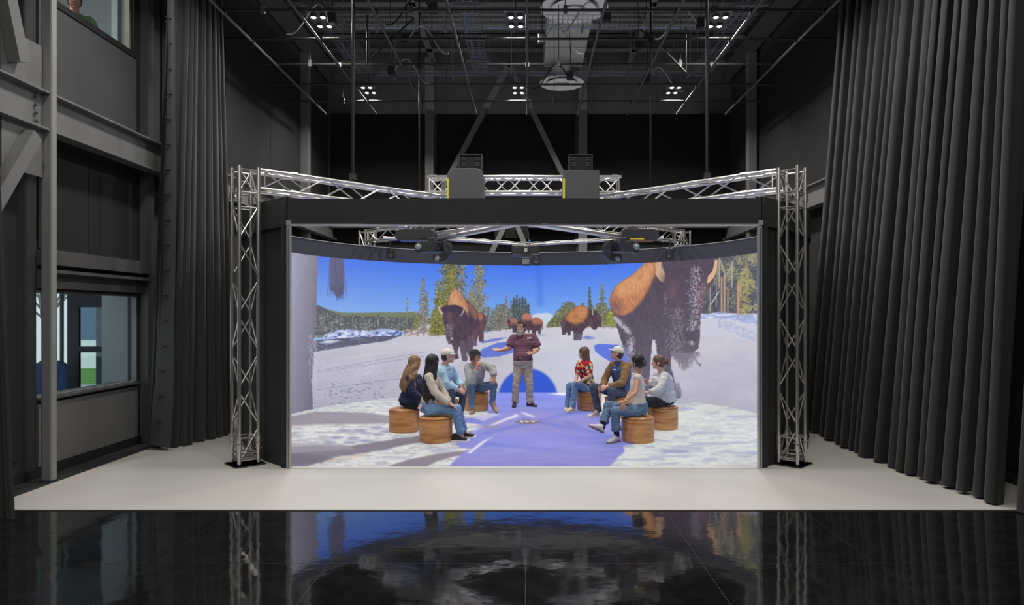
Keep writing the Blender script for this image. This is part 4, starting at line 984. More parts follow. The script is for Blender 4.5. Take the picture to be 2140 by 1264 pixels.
# upper projectors
def upper_proj(x, rounded, lab):
    y = 10.35; t = thing('projector', lab, 'projector', (x,y,3.62), 'projectors above the header')
    m = MB()
    if rounded:
        prof = []; w, h, r = .27, .56, .12
        for a in range(0,7): prof.append((w-r+r*math.cos(PI/2*a/6), h-r+r*math.sin(PI/2*a/6)))
        for a in range(0,7): prof.append((-w+r-r*math.sin(PI/2*a/6), h-r+r*math.cos(PI/2*a/6)))
        prof += [(-w,.0),(w,.0)]
        prof = [(px_, pz_-.06) for px_, pz_ in prof]
    else: prof = [(.27,-.06),(.27,.46),(.265,.47),(-.26,.47),(-.27,.46),(-.27,-.06)]
    n = len(prof); m.add([(x+a, y, 3.62+b) for a, b in prof]+[(x+a, y+.42, 3.62+b) for a, b in prof], [tuple(range(n)), tuple(range(n,2*n))[::-1]]+[(i,n+i,n+(i+1)%n,(i+1)%n) for i in range(n)])
    m.build('housing', M['plastic2'], t, bevel=.012)
    MB().box(x-.275,x-.25,y-.006,y+.1,3.66,3.96).build('yellow_stripe', M['yellow'], t)
    MB().box(x-.10,x+.08,y-.004,y+.01,3.56,3.585).build('handle', M['plastic'], t)
    t = thing('equipment_cage', 'small black vented cage on the truss behind the '+('left' if rounded else 'right')+' upper projector', 'cage', (x+.02,11.0,4.12))
    y2 = 10.9; c0 = x+.03; m = MB()
    for sx in (-.18,.18):
        for sy in (0,.2): m.box(c0+sx-.008,c0+sx+.008,y2+sy-.008,y2+sy+.008,4.12,4.46)
    for z in (4.13,4.45): m.box(c0-.18,c0+.18,y2-.006,y2+.006,z-.006,z+.006).box(c0-.18,c0+.18,y2+.194,y2+.206,z-.006,z+.006)
    m.build('frame', M['bpipe'], t)
    MB().box(c0-.17,c0+.17,y2+.02,y2+.18,4.12,4.44).build('box', M['wallblack'], t)
    m = MB()
    for sx in (-.11,.11):
        for k in range(7): m.box(c0+sx-.035,c0+sx+.035,y2+.012,y2+.02,4.25+k*.024,4.256+k*.024)
    m.build('vents', M['steeldark'], t)
upper_proj(-.945, True, 'charcoal projector with rounded top corners above the header, left one'); upper_proj(.80, False, 'charcoal projector with square top corners above the header, right one')
# projector rig under the header: pipes around the centre
t = thing('projector_rig', 'bright pipe frame hanging under the trusses that carries the projectors', 'pipe frame', (0,13,3.5))
hub = Vector((-.08,12.05,3.52)); LP = Vector((-1.85,14.1,3.46)); RP = Vector((2.15,14.1,3.46)); CP = Vector((0,15.0,3.42))
for a, b, r in ((hub,LP,.05),(hub,RP,.05),(LP,CP,.03),(CP,RP,.03)): MB().tube(a,b,r,n=12).build('pipe', M['alu'], t, smooth=True)
for a, b in ((LP,CP),(CP,RP)):
    m = MB(); m.path([a.lerp(b,k/14)+Vector((0,-.03,.04+.01*math.sin(k*2))) for k in range(15)], .012, 6); m.build('cable', M['cable'], t, smooth=True)
    m = MB()
    for k in range(1,6): 
        c = a.lerp(b,k/6); m.tube(c-Vector((0,.05,.04)), c+Vector((0,.03,.06)), .006)
    m.split('tie', M['dkcable'], t)
for a in (hub, LP, RP, CP): MB().tube(a, (a.x,a.y,3.72), .018).tube(a-Vector((.06,0,0)),a+Vector((.06,0,0)),.055).build('clamp', M['bpipe'], t, smooth=True)
for side, s, px0 in (('left',-1,-2.95),('right',1,2.75)):
    MB().tube((px0,14.0,3.47),(LP.x if s<0 else RP.x,14.1,3.46),.028).build('pipe', M['alu'], t, smooth=True)
def prism(mb, pts, y0, y1):
    n = len(pts); return mb.add([(a,y0,b) for a,b in pts]+[(a,y1,b) for a,b in pts], [tuple(range(n)),tuple(range(n,2*n))[::-1]]+[(i,n+i,n+(i+1)%n,(i+1)%n) for i in range(n)])
def Q(px, py, d): v = P(px, py, d); return (v.x, v.z)
def mir(pts, s): return [((px if s < 0 else 2204-px), py) for px, py in pts]
def rigproj(side, s, d, body, under, elbow, lensc, stripe, lab):
    pts = mir(body, s); v0 = P(*pts[0], d)
    t = thing('projector', lab, 'projector', v0, 'projectors under the header')
    prism(MB(), [Q(x,y,d) for x,y in pts], d, d+.5).build('housing', M['plastic'], t, bevel=.02)
    if under: prism(MB(), [Q(x,y,d+.001) for x,y in mir(under,s)], d+.001, d+.45).build('lower_housing', M['plastic2'], t, bevel=.01)
    e = mir(elbow, s); prism(MB(), [Q(x,y,d-.18) for x,y in e], d-.18, d+.06).build('periscope_lens', M['plastic'], t, bevel=.02)
    lc = mir([lensc], s)[0]; c = P(lc[0], lc[1], d-.19); MB().lathe(c, [(0,.03),(.05,.03),(.07,.01),(.075,-.02),(.075,-.08)], 20, axis=(0,-1,0)).build('lens_ring', M['plastic2'], t, smooth=True)
    MB().lathe(c+Vector((0,-.0,0)), [(0,.045),(.03,.04),(.048,.03),(.04,.02)], 16, axis=(0,-1,0)).build('lens', M['lens'], t, smooth=True)
    if stripe:
        (a, b), (c_, d_) = mir(stripe, s); p0 = P(a,b,d-.004); p1 = P(c_,d_,d-.004); MB().bar(p0, p1, .006, .022).build('yellow_stripe', M['yellow'], t)
    # mounting
    top = max(pts, key=lambda q: -q[1]); cx_ = sum(q[0] for q in pts)/len(pts); v = P(cx_, min(q[1] for q in pts), d+.25)
    MB().tube((v.x-.12,d+.25,v.z-.05),(v.x-.12,d+.25,v.z+.2),.014).tube((v.x+.12,d+.25,v.z-.05),(v.x+.12,d+.25,v.z+.2),.014).build('mount', M['bpipe'], t)
OB = [(826,480),(840,477),(900,477),(905,481),(903,495),(896,500),(870,501),(832,501),(825,497)]
OU = [(832,498),(900,496),(880,503),(820,506)]
OE = [(869,505),(880,502),(893,503),(892,496),(909,495),(911,506),(903,519),(897,526),(879,526),(876,529),(869,527)]
rigproj('left',-1,13.2,OB,None,OE,(874,516),None,'wide black projector under the header at the outer left of the rig')
rigproj('right',1,13.2,OB,None,OE,(874,516),((833,500),(800,499)) if False else ((888,499),(858,499)),'wide black projector with yellow stripe at the outer right of the rig')
IB = [(882,508),(906,503),(940,505),(941,520),(935,525),(890,525),(883,522)]
IE = [(923,501),(930,501),(940,513),(941,531),(935,541),(925,547),(907,548),(904,542),(905,531),(922,530),(926,524)]
rigproj('left',-1,13.9,IB,None,IE,(913,541),None,'black projector with hooked periscope lens, inner left of the rig')
rigproj('right',1,13.9,IB,None,IE,(913,541),((905,523),(888,521)),'black projector with hooked periscope lens, inner right of the rig')
t = thing('projector', 'black projector with drop lens at the middle of the rig', 'projector', P(1098,515,14.7), 'projectors under the header')
MB().obox(P(1098,524,14.9), (1,0,0),(0,1,0),(0,0,1), .30,.22,.115).build('housing', M['plastic'], t, bevel=.03)
MB().obox(P(1098,533,14.66), (1,0,0),(0,1,0),(0,0,1), .27,.02,.02).build('lower_trim', M['plastic2'], t, bevel=.005)
MB().obox(P(1099,530,14.5), (1,0,0),(0,1,0),(0,0,1), .08,.10,.17).obox(P(1099,546,14.45), (1,0,0),(0,1,0),(0,0,1), .10,.11,.09).build('periscope_lens', M['plastic'], t, bevel=.03)
MB().obox(P(1099,547,14.33), (1,0,0),(0,1,0),(0,0,1), .075,.005,.05).build('lens_window', M['steel'], t, bevel=.01)
MB().obox(P(1099,522,14.39), (1,0,0),(0,1,0),(0,0,1), .03,.005,.04).build('bracket', M['alu2'], t)
for px_, py_, lab in ((816,530,'left side of the screen top border'),(1121,543,'middle of the screen top border, beside the centre projector'),(1400,531,'right side of the screen top border')):
    d = 14.2; c = P(px_, py_, d); a = math.atan2(-(c.x-0), 3.2)*.8; ax = Vector((math.cos(a), math.sin(a), 0)); ay = Vector((-math.sin(a), math.cos(a), 0))
    a = -a
    ay = (c-Vector((0,8,c.z))).normalized(); ax = Vector((ay.y,-ay.x,0))
    t = thing('loudspeaker', 'small black loudspeaker at the '+lab, 'speaker', c, 'small loudspeakers')
    MB().obox(c, ax, ay, (0,0,1), .075, .075, .115).build('cabinet', M['plastic'], t, bevel=.015)
    for dz, r in ((-.035,.045),(.055,.026)): MB().lathe(c-ay*.076+Vector((0,0,dz)), [(0,.0),(r*.7,.002),(r,.008),(r*1.1,.0)], 18, axis=-ay).build('driver', M['plastic2'], t, smooth=True)
    MB().tube(c+Vector((0,0,.1)), c+Vector((0,0,.28)), .012).build('bracket', M['bpipe'], t)
for p, lab in ((LP,'left inner projector'),(CP,'centre projector'),(RP,'right inner projector')):
    tag(MB().obox(p+Vector((.03,-.06,.08)), (1,0,0),(0,1,0),(0,0,1), .018,.006,.03).build('tape_tag', M['blue']), 'small blue tag on the pipe above the '+lab, 'tag')
# ================================================================== POUFS
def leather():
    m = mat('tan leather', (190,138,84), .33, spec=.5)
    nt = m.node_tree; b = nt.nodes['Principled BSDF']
    tc = nt.nodes.new('ShaderNodeTexCoord'); mp = nt.nodes.new('ShaderNodeMapping'); mp.inputs['Scale'].default_value = (1.1,1.1,9)  # stretched noise paints streaks of projected light into the leather colour
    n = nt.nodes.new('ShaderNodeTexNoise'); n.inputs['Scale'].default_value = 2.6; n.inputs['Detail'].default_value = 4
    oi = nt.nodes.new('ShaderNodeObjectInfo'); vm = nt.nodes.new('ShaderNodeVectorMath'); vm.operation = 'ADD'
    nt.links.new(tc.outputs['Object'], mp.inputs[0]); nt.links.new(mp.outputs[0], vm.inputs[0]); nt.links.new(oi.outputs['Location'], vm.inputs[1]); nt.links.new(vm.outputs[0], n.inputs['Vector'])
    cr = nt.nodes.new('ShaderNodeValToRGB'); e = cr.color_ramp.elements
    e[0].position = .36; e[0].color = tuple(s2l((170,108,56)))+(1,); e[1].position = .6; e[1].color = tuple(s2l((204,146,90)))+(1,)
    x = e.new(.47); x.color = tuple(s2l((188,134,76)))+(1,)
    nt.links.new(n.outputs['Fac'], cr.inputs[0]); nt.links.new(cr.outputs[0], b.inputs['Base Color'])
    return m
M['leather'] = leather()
PH = .385
poufs = [(-1.40,10.44,.245,'tan leather pouf under the woman with long black hair'),(-2.04,11.32,.25,'tan leather pouf under the woman with wavy brown hair'),
 (-1.04,13.76,.243,'tan leather pouf under the man in the grey hoodie'),(-1.52,12.5,.245,'tan leather pouf under the man in the light blue shirt'),
 (1.22,13.80,.245,'tan leather pouf under the woman in the floral blouse'),(1.68,12.88,.245,'tan leather pouf under the man in the navy vest'),
 (1.66,10.44,.247,'tan leather pouf under the woman in the cropped cream top'),(2.27,11.6,.25,'tan leather pouf under the woman in the white sweatshirt')]
p0 = None
for i, (x, y, r, lab) in enumerate(poufs):
    if p0 is None:
        p0 = thing('pouf', lab, 'pouf', (x,y,.005), 'round leather poufs')
        r = .247
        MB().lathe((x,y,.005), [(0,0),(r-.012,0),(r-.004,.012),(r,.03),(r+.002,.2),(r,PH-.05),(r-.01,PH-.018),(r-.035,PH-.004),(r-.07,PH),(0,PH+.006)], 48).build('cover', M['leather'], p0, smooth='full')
        MB().lathe((x,y,.005), [(r-.002,PH-.038),(r+.0035,PH-.034),(r+.0035,PH-.028),(r-.004,PH-.024)], 48).build('seam', mat('leather seam',(150,96,46),.5), p0, smooth='full')
    else:
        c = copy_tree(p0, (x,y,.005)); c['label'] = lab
# ================================================================== PEOPLE
def skinmat(name, rgb):
    m = mat(name, rgb, .5, noise=.05, nscale=12); m.node_tree.nodes['Principled BSDF'].inputs['Subsurface Weight'].default_value = 0
    m.node_tree.nodes['Principled BSDF'].inputs['Subsurface Radius'].default_value = (.02,.01,.005); return m
SK = {'a': skinmat('light skin', (214,166,142)), 'b': skinmat('warm skin', (200,148,122)), 'c': skinmat('tan skin', (190,140,114))}
def hairmat(name, rgb):
    m = mat(name, rgb, .42, noise=.35, nscale=9, stretch=(6,6,.8), bump=.5, bscale=22, spec=.5); return m
HR = {'black': hairmat('black hair', (34,30,32)), 'brown': hairmat('brown hair', (112,82,58)), 'wavy': hairmat('wavy brown hair', (132,100,66)), 'dark': hairmat('dark brown hair', (66,50,42)), 'beard': hairmat('grey beard', (176,166,152)), 'mid': hairmat('mid brown hair', (96,70,56))}
def cloth(name, rgb, n=.07, ns=6, bump=.25, bs=14): return mat(name, rgb, .85, noise=n, nscale=ns, bump=bump, bscale=bs, spec=.2)
CL = {'jeans': cloth('blue denim', (130,142,158), .16, 14), 'jeansdark': cloth('dark denim', (76,88,102), .22, 14), 'jeansmid': cloth('mid denim', (96,118,142), .24, 14), 'jeanslight': cloth('light denim', (112,142,174), .24, 14),
 'blackpant': cloth('black trousers', (46,48,54)), 'khaki': cloth('khaki trousers', (178,166,148)), 'cream': cloth('cream knit', (198,188,172), .12, 40, .6, 60), 'navy': cloth('navy knit', (50,56,78), .2, 20),
 'bluesh': cloth('light blue shirt', (168,200,218), .06), 'grey': cloth('grey hoodie', (176,176,172), .06, 30), 'whitesw': cloth('white sweatshirt', (188,186,188), .05), 'olive': cloth('brown pullover', (138,108,74), .06), 'vest': cloth('navy vest', (72,88,124), .08),
 'tee': cloth('cream ribbed top', (206,196,184), .05), 'green': cloth('grey green shirt', (118,132,104), .05), 'sock': cloth('dark sock', (40,42,56)), 'belt': mat('dark belt', (48,36,36), .5)}
SHO = {'black': mat('black canvas', (38,38,40), .7), 'white': mat('white rubber', (232,228,220), .5), 'beige': mat('beige suede', (206,194,172), .8), 'taupe': mat('taupe shoe', (158,132,118), .7), 'maroon': mat('dark brown leather', (64,48,54), .4), 'greywh': mat('pale grey trainer', (196,194,198), .6), 'gum': mat('brown rubber', (120,92,92), .6)}
def striped():
    m = cloth('maroon striped polo', (110,66,80)); nt = m.node_tree; b = nt.nodes['Principled BSDF']
    tc = nt.nodes.new('ShaderNodeTexCoord'); sp = nt.nodes.new('ShaderNodeSeparateXYZ'); nt.links.new(tc.outputs['Object'], sp.inputs[0])
    mu = nt.nodes.new('ShaderNodeMath'); mu.operation = 'MULTIPLY'; mu.inputs[1].default_value = 2*PI/.0225; nt.links.new(sp.outputs['Z'], mu.inputs[0])
    si = nt.nodes.new('ShaderNodeMath'); si.operation = 'SINE'; nt.links.new(mu.outputs[0], si.inputs[0])
    cr = nt.nodes.new('ShaderNodeMapRange'); cr.inputs['From Min'].default_value = .35; cr.inputs['From Max'].default_value = .75; nt.links.new(si.outputs[0], cr.inputs['Value'])
    mx = nt.nodes.new('ShaderNodeMix'); mx.data_type = 'RGBA'; mx.inputs[6].default_value = tuple(s2l((98,58,72)))+(1,); mx.inputs[7].default_value = tuple(s2l((150,122,130)))+(1,)
    nt.links.new(cr.outputs[0], mx.inputs[0]); nt.links.new(mx.outputs[2], b.inputs['Base Color']); return m
CL['polo'] = striped()
def floral():
    m = cloth('floral print blouse', (170,40,60)); nt = m.node_tree; b = nt.nodes['Principled BSDF']
    tc = nt.nodes.new('ShaderNodeTexCoord'); v = nt.nodes.new('ShaderNodeTexVoronoi'); v.inputs['Scale'].default_value = 19; nt.links.new(tc.outputs['Object'], v.inputs['Vector'])
    sp = nt.nodes.new('ShaderNodeSeparateColor'); nt.links.new(v.outputs['Color'], sp.inputs[0])
    cr = nt.nodes.new('ShaderNodeValToRGB'); cr.color_ramp.interpolation = 'CONSTANT'; e = cr.color_ramp.elements
    e[0].position = 0; e[0].color = tuple(s2l((176,30,56)))+(1,); e[1].position = .3; e[1].color = tuple(s2l((40,104,96)))+(1,)
    for p, c in ((.45,(226,206,160)),(.6,(196,34,50)),(.75,(120,24,56)),(.85,(232,120,50)),(.93,(226,206,160))):
        k = e.new(p); k.color = tuple(s2l(c))+(1,)
    nt.links.new(sp.outputs[0], cr.inputs[0]); nt.links.new(cr.outputs[0], b.inputs['Base Color']); return m
CL['floral'] = floral()
WA = (Vector((1,0,0)), Vector((0,1,0)), Vector((0,0,1)))
def frame(yaw, pitch=0, roll=0):
    # yaw: direction the face points, degrees from +x toward +y
    f = Vector((math.cos(R(yaw))*math.cos(R(pitch)), math.sin(R(yaw))*math.cos(R(pitch)), math.sin(R(pitch))))
    s = f.cross(Vector((0,0,1))).normalized(); u = s.cross(f).normalized()
    if roll: s, u = s*math.cos(R(roll))+u*math.sin(R(roll)), u*math.cos(R(roll))-s*math.sin(R(roll))
    return s, f, u      # side (the person's right), front, up
def hand(mb, w, d, pn, thumb, sc=1.0, curl=.35, spread=.12):
    # w wrist, d direction of the fingers, pn palm normal (palm side), thumb side vector
    d = Vector(d).normalized(); pn = Vector(pn); pn = (pn-d*pn.dot(d)).normalized(); th = Vector(thumb); th = (th-d*th.dot(d)-pn*th.dot(pn)).normalized()
    mb.loft([(w-d*.01, th, pn, .026*sc, .019*sc),(w+d*.03*sc, th, pn, .036*sc, .017*sc),(w+d*.075*sc, th, pn, .041*sc, .015*sc),(w+d*.092*sc, th, pn, .038*sc, .012*sc)], 14, 2.6)
    for k, L in enumerate((.070,.080,.074,.056)):
        off = (1.5-k)*.021*sc; b = w+d*(.085*sc)+th*off; dd = (d+th*(1.5-k)*spread).normalized(); p = b; r = .0098*sc
        for j, q in enumerate((.45,.32,.23)):
            dd2 = (dd*math.cos(curl*(j+.6))+pn*math.sin(curl*(j+.6))).normalized(); n = p+dd2*L*q*sc; mb.cap(p, n, r, r*.92, True, True, 8); p = n; r *= .92
    b = w+d*.022*sc+th*.028*sc; dd = (d*.62+th*.75+pn*.25).normalized(); q = b+dd*.042*sc; mb.cap(b, q, .013*sc, .0115*sc, n=8); mb.cap(q, q+(dd*.55+d*.6).normalized()*.034*sc, .0112*sc, .009*sc, n=8)
def shoe(J, a, toe, mats, parent, h=.085, w=.042, style='trainer'):
    a = Vector(a); toe = Vector(toe); d = (toe-a)
    if toe.z < .06 and a.z < .125: d.z = 0
    if toe.z > .1: d = toe-(a-Vector((0,0,.085)))
    d.normalize(); heel = toe-d*.27
    s = d.cross(Vector((0,0,1))).normalized(); u = s.cross(d)
    toe = heel+d*.27
    secs = [(0,.030,.05),(.02,.035,.075),(.07,.038,.085),(.12,.040,.070),(.17,.044,.050),(.22,.044,.036),(.255,.034,.026),(.272,.018,.016)]
    up = MB().loft([(heel+d*x+u*(.012+hh/2+.006), s, u, ww, hh/2+.008) for x, ww, hh in secs], 18, 2.3)
    up.cap(heel+d*.055+u*.06, heel+d*.05+u*.115, .036, .037, False, False)
    o = up.build('shoe', mats[0], parent, remesh=.008, sm=3)
    MB().loft([(heel+d*x+u*.011, s, u, ww+.005, .011) for x, ww, hh in secs[:-1]]+[(heel+d*.278+u*.013, s, u, .022, .009)], 18, 2.6).build('sole', mats[1], o, smooth=True)
    m = MB()
    for k in range(5):
        x = .105+k*.026; hz = .104-.012*k-(.002*k); m.path([heel+d*x+s*-.026+u*(hz-.006), heel+d*(x+.006)+u*(hz+.009), heel+d*(x+.012)+s*.026+u*(hz-.006)], .0036, 5)
    m.build('laces', mats[2], o, smooth=True)
    if mats[0] is SHO['black']: MB().ell(heel+d*.243+u*.026, (s,d,u), (.040,.034,.026), 14, 8, zmin=-.5).build('toe_cap', SHO['white'], o, smooth=True)
    return o
def human(name, label, base, J, S):
    """J: joints in world metres.  body = one mesh; clothes, hair, shoes = children"""
    t = thing('person', label, 'person', base)
    g = S.get('fem', False); sk = S['skin']; V = {k_: Vector(v) for k_, v in J.items() if k_ not in ('face','torso','hl','hr')}
    s, f, u = frame(*J['face']); ts, tf, _ = frame(*J['torso'])
    hc = V['head']; nk = V['neck']; pel = V['pelvis']
    k = S.get('hs', 1.09)
    B = MB()
    B.ell(hc+u*.018*k-f*.008*k, (s,f,u), (.076*k,.094*k,.104*k), 20, 14)                     # cranium
    B.loft([(hc+u*(.03)*k+f*.012*k, s, f, .068*k, .078*k),(hc-u*.02*k+f*.018*k, s, f, .066*k, .076*k),(hc-u*.06*k+f*.022*k, s, f, .058*k, .068*k),(hc-u*.095*k+f*.034*k, s, f, .038*k, .046*k),(hc-u*.112*k+f*.046*k, s, f, .020*k, .024*k)], 18, 2.2)
    B.cap(hc+f*.092*k+u*.008*k, hc+f*.112*k-u*.03*k, .009*k, .015*k, n=8)                    # nose
    B.ell(hc+f*.084*k-u*.066*k, (s,f,u), (.024*k,.014*k,.010*k), 10, 6)                      # lips
    B.ell(hc+f*.078*k-u*.098*k, (s,f,u), (.02*k,.018*k,.016*k), 10, 6)                       # chin
    B.ell(hc+f*.078*k+u*.028*k, (s,f,u), (.055*k,.018*k,.012*k), 12, 6)                      # brow
    for q in (-1,1):
        B.ell(hc+s*q*.076*k-f*.008*k-u*.006*k, (s,f,u), (.012*k,.022*k,.034*k), 10, 8)
    rn = .050 if g else .060
    B.cap(hc-u*.06*k-f*.018*k, nk, rn*.95, rn*1.08)
    sl, sr = V['sl'], V['sr']; sa = (sr-sl).normalized(); mid = (sl+sr)/2; hw = (sr-sl).length/2; up = (mid-pel).normalized(); fr = up.cross(sa).normalized()
    if fr.dot(tf) < 0: fr = -fr
    bw = S.get('w', 1.0); dp = S.get('d', 1.0)
    hipax = ts if ts.dot(sa) > 0 else -ts
    def tors(e, w0=1, cut0=0, cut1=1):
        rows = [(0,.165,.115),(.16,.160,.112),(.36,.140,.100),(.62,.150,.108),(.84,.155,.105),(.97,.120,.085),(1.06,.075,.065)]
        if not g: rows = [(0,.160,.112),(.16,.158,.112),(.36,.152,.108),(.62,.162,.114),(.84,.172,.110),(.97,.130,.088),(1.06,.078,.068)]
        out = []
        L = (mid-pel).length
        for q, w_, d_ in rows:
            if q < cut0 or q > cut1: continue
            c = pel+up*L*q; a = hipax.lerp(sa, min(1,q)).normalized(); b = fr.lerp(fr, 1)
            b = (fr-a*fr.dot(a)).normalized()
            ff = S.get('belly', 0)*math.exp(-((q-.3)/.25)**2)
            out.append((c+b*ff*.6, a, b, w_*bw*w0+e, d_*dp+e+ff*.6))
        return out
    B.loft(tors(-.012), 20, 2.3)
    ra = .043 if g else .050
    ra *= S.get('arm', 1)
    for q in 'lr':
        sh, el, wr = V['s'+q], V['e'+q], V['w'+q]
        B.cap(mid.lerp(sh,.55)-up*.01, sh-up*.015, ra*1.15, ra*1.15); B.cap(sh-up*.015, el, ra*1.12, ra*.84); B.cap(el, el.lerp(wr,.35), ra*.84, ra*.86); B.cap(el.lerp(wr,.35), wr, ra*.86, ra*.56)
        hd, pn, th = J['h'+q]; hand(B, wr, hd, pn, th, S.get('hand',.95 if g else 1.05), S.get('curl',.35))
    lt = .072 if g else .078
    for q in 'lr':
        hp, kn, an, to = V['p'+q], V['k'+q], V['a'+q], V['t'+q]
        B.cap(hp, kn, lt, .052); B.cap(kn, kn.lerp(an,.35), .052, .050); B.cap(kn.lerp(an,.35), an, .050, .034)
        B.cap(an, an+(to-an)*.2, .030, .028); B.cap(an+(to-an)*.1-Vector((0,0,.02)), an.lerp(to,.55)+Vector((0,0,.0)), .020, .012)
    B.build('body', sk, t, remesh=.0085, sm=2)
    # face details
    for q in (-1,1):
        c = hc+f*.083*k+s*q*.031*k+u*.010*k
        e = MB().ell(c, (s,f,u), (.0125*k,.008*k,.0075*k), 12, 8).build('eye', M['eyewhite'], t, smooth=True)
        MB().ell(c+f*.0065*k, (s,f,u), (.0055*k,.003*k,.0055*k), 10, 6).build('iris', M['iris'], e, smooth=True)
        MB().path([hc+f*.092*k+s*q*.014*k+u*.032*k, hc+f*.094*k+s*q*.03*k+u*.038*k, hc+f*.084*k+s*q*.05*k+u*.032*k], .0045*k, 6).build('eyebrow', S['hair'], t, smooth=True)
    if not S.get('beard'): MB().ell(hc+f*.0965*k-u*.066*k, (s,f,u), (.019*k,.005*k,.006*k), 12, 6).build('mouth', M['lips'], t, smooth=True)
    # trousers
    T = MB(); lr = S.get('leg', 1.0); e = .016
    T.loft(tors(e+.004, 1, 0, .3)[:2]+[], 20, 2.3)
    lo = pel-up*.02
    T.loft([(pel-up*.06, hipax, fr, .15*bw+e, .115*dp+e),(pel+up*.10, hipax, fr, .158*bw+e, .112*dp+e+S.get('belly',0)*.6)], 20, 2.3)
    for q in 'lr':
        hp, kn, an = V['p'+q], V['k'+q], V['a'+q]; c = S.get('cut', 1.0)
        T.cap(hp, hp.lerp(kn,.5), (lt+.020)*lr, (lt+.006)*lr); T.cap(hp.lerp(kn,.5), kn, (lt+.006)*lr, .068*lr); an2 = kn.lerp(an, c); T.cap(kn, kn.lerp(an2,.5), .068*lr, .062*lr, True, True)
        T.cap(kn.lerp(an2,.5), an2, .062*lr, S.get('hem',.056)*lr, True, False)
    T.build('trousers', S['pants'], t, remesh=.010, sm=3, disp=(.010,8.5,1.5))
    # shirt
    T = MB(); e = S.get('loose', .012); c0 = S.get('hemcut', .0)
    T.loft(tors(e, 1, 0, 1.02), 22, 2.3) if not c0 else T.loft([q for q in tors(e, 1, 0, 1.02)][1:], 22, 2.3)
    if not c0: T.loft([(pel+up*S.get('hemz',-.0), hipax, fr, .162*bw+e+.012, .112*dp+e+.010+S.get('belly',0)*.5),(pel+up*.14, hipax, fr, .162*bw+e, .112*dp+e+S.get('belly',0)*.6)], 22, 2.3)
    T.loft([(mid+up*.0, sa, fr, .10*bw, .078),(mid+up*.055, sa, fr, .066, .064)], 18, 2.0)
    for q in 'lr':
        sh, el, wr = V['s'+q], V['e'+q], V['w'+q]; sv = S.get('sleeve', 1.0); rr = ra+S.get('sl_e', .012)
        T.cap(mid.lerp(sh,.4), sh-up*.012, rr*1.05, rr*1.18)
        if sv <= .5: T.cap(sh-up*.012, sh.lerp(el, sv*2), rr*1.18, rr*1.12, True, False)
        else:
            T.cap(sh-up*.012, el, rr*1.18, rr*.98); w2 = el.lerp(wr, (sv-.5)*2); T.cap(el, w2, rr*.98, rr*.78, True, False)
    if not S.get('vest'): T.build('shirt', S['shirt'], t, remesh=.010, sm=3, disp=(S.get('fold',.014),7.5,.8))
    else:
        T.build('shirt', S['shirt'], t, remesh=.010, sm=3, disp=(S.get('fold',.014),7.5,.8))
        T = MB(); T.loft(tors(e+.018, 1.0, 0, .99), 22, 2.3); T.loft([(mid-up*.05, sa, fr, .135*bw, .10),(mid+up*.05, sa, fr, .085, .082)], 18, 2.0)
        T.loft([(pel+up*.02, hipax, fr, .175*bw+e, .125+e),(pel+up*.14, hipax, fr, .17*bw+e, .122+e)], 22, 2.3); T.build('vest', CL['vest'], t, remesh=.010, sm=3, disp=(.008,6,1.2))
        T = MB(); T.loft([(mid+up*.02+fr*.01, sa, fr, .088, .084),(mid+up*.085, sa, fr, .074, .076)], 18, 2.0); T.build('vest_collar', CL['vest'], t, smooth=True)
    # collar
    if S.get('collar'):
        T = MB(); T.loft([(nk-up*.03, sa, fr, .078, .072),(nk+up*.012, sa, fr, .066, .062)], 18, 2.0); T.build('collar', S['shirt'] if S['collar'] is True else S['collar'], t, smooth=True)
    # shoes, socks
    for q in 'lr':
        an, to = V['a'+q], V['t'+q]
        if S.get('sock'): MB().cap(an+(V['k'+q]-an)*.16, an, .044, .041).build('sock', S['sock'], t, smooth=True)
        shoe(J, an, to, S['shoes'], t)
    # hair
    if S.get('hairfn'):
        H = MB(); S['hairfn'](H, hc, s, f, u, k, J, t); 
        if H.v: H.build('hair', S['hair'], t, remesh=.009, sm=1, disp=(.006,26,.12))
    if S.get('hat'):
        c1, c2 = S['hat']; hm = MB(); c = hc+u*.036*k-f*.008*k
        hm.ell(c, (s,f,u), (.090*k,.106*k,.092*k), 22, 9, zmin=-.12); h = hm.build('cap', c1, t, smooth='full')
        n = 12; vs = []
        for z in (0,1):
            for i in range(n+1):
                a = -1.15+2.3*i/n; 
                for rr_, q in ((0,0),(1,1)):
                    ri = .098*k; ro = .098*k+.078*k*math.cos(a*1.15)**.5 if abs(a*1.15) < PI/2 else .098*k
                    r_ = ro if q else ri*.92
                    vs.append(c+f*(r_*math.cos(a))+s*(math.sin(a)*(.088*k if not q else .088*k+.004))+u*(.004+.008*math.cos(a*1.2)-.010*q-.005*z))
        fs = []; w_ = 2*(n+1)
        for z in (0,1):
            for i in range(n): fs.append((z*w_+2*i,z*w_+2*i+1,z*w_+2*i+3,z*w_+2*i+2))
        for i in range(n): fs.append((2*i+1,w_+2*i+1,w_+2*i+3,2*i+3))
        MB().add(vs, fs).build('visor', c2, h, smooth=True)
        MB().ell(c+u*.092*k, (s,f,u), (.008,.008,.006), 8, 5).build('button', c2, h, smooth=True)
    return t, (hc, s, f, u, k, mid, sa, fr, up)
M['eyewhite'] = mat('eye white', (225,220,215), .3); M['iris'] = mat('iris', (50,36,28), .2); M['lips'] = mat('lips', (178,104,98), .5)
